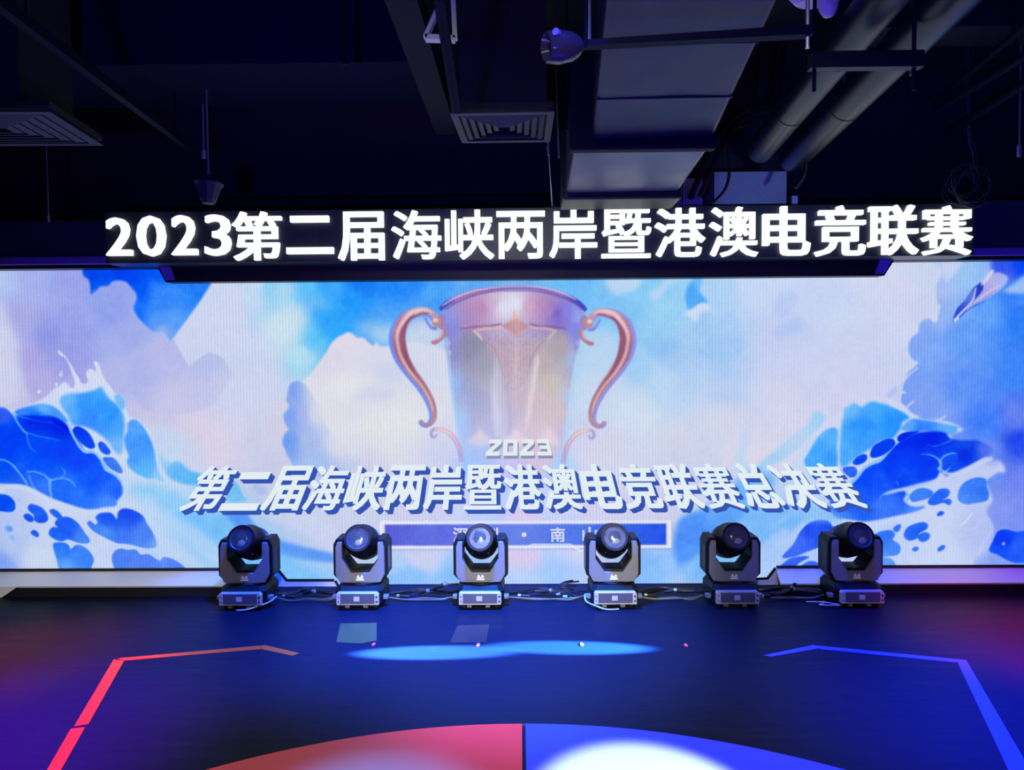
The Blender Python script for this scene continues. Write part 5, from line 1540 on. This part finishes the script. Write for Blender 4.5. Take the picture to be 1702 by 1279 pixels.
# metal box and cable loops above the sign
Yk = -0.16
kx = on_y(1186, 340, Yk), on_y(1308, 284, Yk)
jb = MB().box(0, kx[1][0] - kx[0][0], 0, 0.34, 0, kx[1][2] - kx[0][2]).buildl('junction_box', M['galv'], (kx[0][0], Yk, kx[0][2]), bevel=0.004)
tag(jb, 'plain metal box standing on the header behind the sign, right of the duct', 'box')
MB().box(-0.002, .004, -0.002, 0.0, 0, kx[1][2] - kx[0][2]).build('lid_edge', M['steel'], jb)
k2 = on_y(1122, 343, Yk), on_y(1168, 296, Yk)
pb = MB().box(0, k2[1][0] - k2[0][0], 0, 0.05, 0, k2[1][2] - k2[0][2]).buildl('metal_plate', M['galv'], (k2[0][0], Yk, k2[0][2]), bevel=0.002)
tag(pb, 'small pale upright metal plate between duct and metal box', 'plate')
MB().box(.048, .054, -0.004, 0.0, 0, k2[1][2] - k2[0][2]).build('seam', M['steel'], pb)
k3 = on_y(1312, 341, Yk), on_y(1330, 312, Yk)
sb_ = MB().box(0, k3[1][0] - k3[0][0], 0, 0.06, 0, k3[1][2] - k3[0][2]).buildl('wall_bracket', M['steel'], (k3[0][0], Yk, k3[0][2]))
tag(sb_, 'small bracket fixed at the right side of the metal box', 'bracket')
MB().box(.012, .05, -.02, 0.0, 0.0, .06).build('bracket_tab', M['whiteplastic'], sb_)
LC = (('flexible_hose', [(1147, 330), (1160, 300), (1172, 268), (1190, 225), (1230, 188), (1275, 166)], .020, 'thick dark hose curving up beside the large duct, left of two'),
      ('flexible_hose', [(1163, 326), (1178, 294), (1192, 258), (1216, 214), (1250, 190), (1290, 170)], .018, 'thick dark hose curving up beside the large duct, right of two'),
      ('flexible_hose', [(1184, 338), (1204, 316), (1212, 290), (1210, 255), (1222, 215), (1250, 190)], .010, 'thin dark hose bending past the left edge of the metal box'),
      ('flexible_hose', [(1322, 312), (1336, 292), (1340, 262), (1334, 230)], .014, 'dark hose rising from the bracket right of the metal box'))
for hi, (nm, px_, rr, lb) in enumerate(LC):
    pts = [on_y(x, y, Yk - 0.06 - 0.02 * i - 0.10 * hi) for i, (x, y) in enumerate(px_)]
    pts.append(np.array([pts[-1][0] + .05, pts[-1][1], CEIL]))
    o = MB().tube(spline(pts, 8), rr, 9).build(nm, M['cable'], base=tuple(pts[0]), smooth=True)
    tag(o, lb, 'hose')

# coil of thin wires at the right
Yw = -0.35
cc = on_y(1608, 308, Yw)
mb = MB()
rr_ = random.Random(8)
for k in range(9):
    rx, rz = 0.10 + rr_.uniform(-.03, .05), 0.10 + rr_.uniform(-.03, .05)
    cx_, cz_ = rr_.uniform(-.06, .06), rr_.uniform(-.03, .03)
    tl = rr_.uniform(-.6, .6)
    mb.tube([(cx_ + rx * math.cos(t) * math.cos(tl) - rz * math.sin(t) * math.sin(tl), 0.03 * math.sin(t * 2 + k), cz_ + rx * math.cos(t) * math.sin(tl) + rz * math.sin(t) * math.cos(tl)) for t in np.linspace(0, 2 * math.pi, 29)], 0.0032, 5, caps=False)
mb.tube(spline([(0.04, 0, 0.12), (0.03, 0, 0.22), (0.0, 0, 0.36), (-0.02, 0, CEIL - cc[2])], 6), 0.006, 6)
mb.tube(spline([(0.06, 0, 0.10), (0.05, 0, 0.24), (0.01, 0, 0.38), (-0.01, 0, CEIL - cc[2])], 6), 0.004, 6)
co = mb.buildl('cable_coil', M['greycable'], tuple(cc), smooth=True)
tag(co, 'loose coil of thin wires hanging above the right end of the sign', 'cable')

# conduits running to the upper right
for k, ((fx_, fy_), (nx_, ny_), rr, lb) in enumerate((((1560, 165), (1702, 45), .020, 'uppermost of the thin violet conduits at the right'), ((1565, 178), (1702, 95), .024, 'middle of the thin violet conduits at the right'),
                                                    ((1585, 215), (1702, 140), .030, 'lowest of the thin violet conduits at the right'))):
    zz = 3.36 - .08 * k
    a, b = on_z(fx_, fy_, zz), on_z(nx_, ny_, zz)
    d = b - a
    b2 = b + d * 1.2
    a = np.array([a[0] - d[0] * .05, a[1] - d[1] * .05, a[2]])
    o = MB().tube([tuple(a), tuple(b), tuple(b2)], rr, 10).build('conduit', M['steel'], base=tuple(a), smooth=True)
    tag(o, lb, 'conduit')
    for t in (0.35, 0.9):
        p = (a + (b - a) * t) - a
        MB().tube([tuple(p), (p[0], p[1], CEIL - 0.003 - a[2])], 0.006, 6).build('clip_rod', M['steel'], o)

# left: slanting steel channel, crossing bars, triangular bracket
def channel(p0, p1, zz, w, h, name, label, m='steel'):
    a, b = on_z(*p0, zz), on_z(*p1, zz)
    d = (b - a)
    n = np.array([-d[1], d[0], 0]) / np.linalg.norm(d[:2]) * w / 2
    up = np.array([0, 0, h])
    o = MB().hexa([p - a for p in (a - n, b - n, b + n, a + n)], [p - a for p in (a - n + up, b - n + up, b + n + up, a + n + up)]).buildl(name, M[m], a)
    tag(o, label, 'channel')
    for t in (0.12, 0.85):
        p = d * t
        MB().tube([(p[0], p[1], h * .5), (p[0], p[1], CEIL - 0.003 - a[2])], 0.006, 6).build('hanger_rod', M['steel'], o)
    return o


channel((318, 252), (-40, -14), 3.05, 0.045, 0.05, 'cable_tray', 'narrow cable tray slanting down from the upper left corner')
channel((742, 224), (664, -6), 3.08, 0.13, 0.06, 'steel_channel', 'steel channel running back from the top, left of the triangular bracket')
Yt = -2.2
c = on_y(735, 62, Yt)
tr = empty('triangular_bracket', c, 'pale triangular steel bracket at the top, left of the middle', 'bracket')
T0_ = np.array(tr.location)
a, b, d = [on_y(*p, Yt) - T0_ for p in ((706, 60), (756, 62), (752, -20))]
def bar3(p, q, w, nm):
    p, q = np.array(p), np.array(q)
    u = (q - p) / np.linalg.norm(q - p)
    n = np.array([-u[2], 0, u[0]]) * w
    MB().prism([p - n, q - n, q + n, p + n], (0, 0.035, 0)).build(nm, M['galv'], tr)
bar3(a, b, 0.010, 'bottom_bar')
bar3(a, on_y(742, -20, Yt) - T0_, 0.008, 'brace')
bar3(b, d, 0.009, 'upright')
MB().tube([tuple(d), (d[0], 0.02, CEIL - T0_[2])], 0.008, 6).build('hanger_rod', M['steel'], tr)
pole = MB().tube([tuple(on_y(758, 181, -1.95)), tuple(on_y(726, -30, -2.6))], 0.022, 10).build('slanting_pole', M['steel'], smooth=True)
tag(pole, 'slim steel pole slanting behind the triangular bracket', 'pole')

# hanging rods and wires
rod((340, 180), (339, 262), -0.5, 0.006, M['wire'], 'hanging_rod', 'thin bright rod hanging above the first Chinese character of the sign', 'rod', tip=(339, 250))
rod((50, 0), (47, 52), -1.6, 0.005, M['wire'], 'hanging_rod', 'thin rod hanging near the top left corner', 'rod')
rod((82, 300), (81, 368), -0.3, 0.004, M['wire'], 'hanging_rod', 'thin short rod above the left end of the header', 'rod', tip=(81, 358))
rod((1400, 180), (1402, 204), -0.9, 0.006, M['wire'], 'hanging_rod', 'thin rod tip below the right lagged pipe', 'rod')
rod((1512, 100), (1513, 125), -1.3, 0.006, M['wire'], 'hanging_rod', 'thin rod tip right of the pipe bracket', 'rod')
rod((1695, 230), (1694, 259), -0.6, 0.006, M['wire'], 'hanging_rod', 'thin rod with pale sleeve at the right edge', 'rod', tip=(1694, 242))
rod((574, 0), (575, 108), -1.35, 0.018, M['steel'], 'hanging_rod', 'dark round post hanging left of the steel channel', 'rod')
w0 = [on_y(x, y, -0.8) for x, y in ((893, 20), (898, 130), (908, 200), (918, 345))]
w0[-1] = on_y(918, 346, -0.28)
o = MB().tube([(w0[0][0] - .02, w0[0][1], CEIL)] + spline(w0, 6), 0.0035, 6).build('hanging_wire', M['wire'], base=tuple(w0[-1]), smooth=True)
tag(o, 'thin bright wire running down to the sign left of the duct', 'wire')
for f0, f1 in (((899, 30), (901, 50)), ((910, 243), (912, 258))):
    a, b = on_y(*f0, -0.78) - np.array(w0[-1]), on_y(*f1, -0.78) - np.array(w0[-1])
    MB().tube([tuple(a), tuple(b)], 0.008, 6).build('wire_grip', M['galv'], o, smooth=True)
w1_ = [on_y(x, y, -0.95) for x, y in ((922, -10), (925, 120), (926, 190), (929, 262))]
o = MB().tube([(w1_[0][0], w1_[0][1], CEIL)] + spline(w1_, 6), 0.006, 6).build('hanging_cable', M['wire'], base=tuple(w1_[-1]), smooth=True)
tag(o, 'thin cable hanging close to the left side of the duct', 'cable')

# pendant lamp with a cloth-like shade, left
c = on_y(347, 318, -0.75)
pl = empty('pendant_lamp', c, 'small pale lilac pendant lamp hanging above the sign at the left', 'lamp')
sh = MB()
sh.lathe([(-0.125, 0.035), (-0.10, 0.05), (-0.02, 0.075), (0.0, 0.09), (0.02, 0.075), (0.035, 0.03), (0.05, 0.02)], (0, 0, 0.05), (0.06, 0, 1), 10)
sh.build('lamp_shade', M['grille'], pl)
MB().tube([(0, 0, 0.09), (0.0, 0, 0.14), (0, 0, CEIL - c[2])], [0.012, 0.006, 0.005], 8).build('lamp_cord', M['wire'], pl, smooth=True)

# long grey conduit lying along the top of the sign
a, b = on_y(330, 338, -0.12), on_y(905, 334, -0.12)
o = MB().box(0, b[0] - a[0], 0, 0.08, 0, 0.05).buildl('cable_trunking', M['steel'], (a[0], -0.12, (a[2] + b[2]) / 2 - .02))
tag(o, 'long thin trunking running along behind the top of the sign', 'trunking')
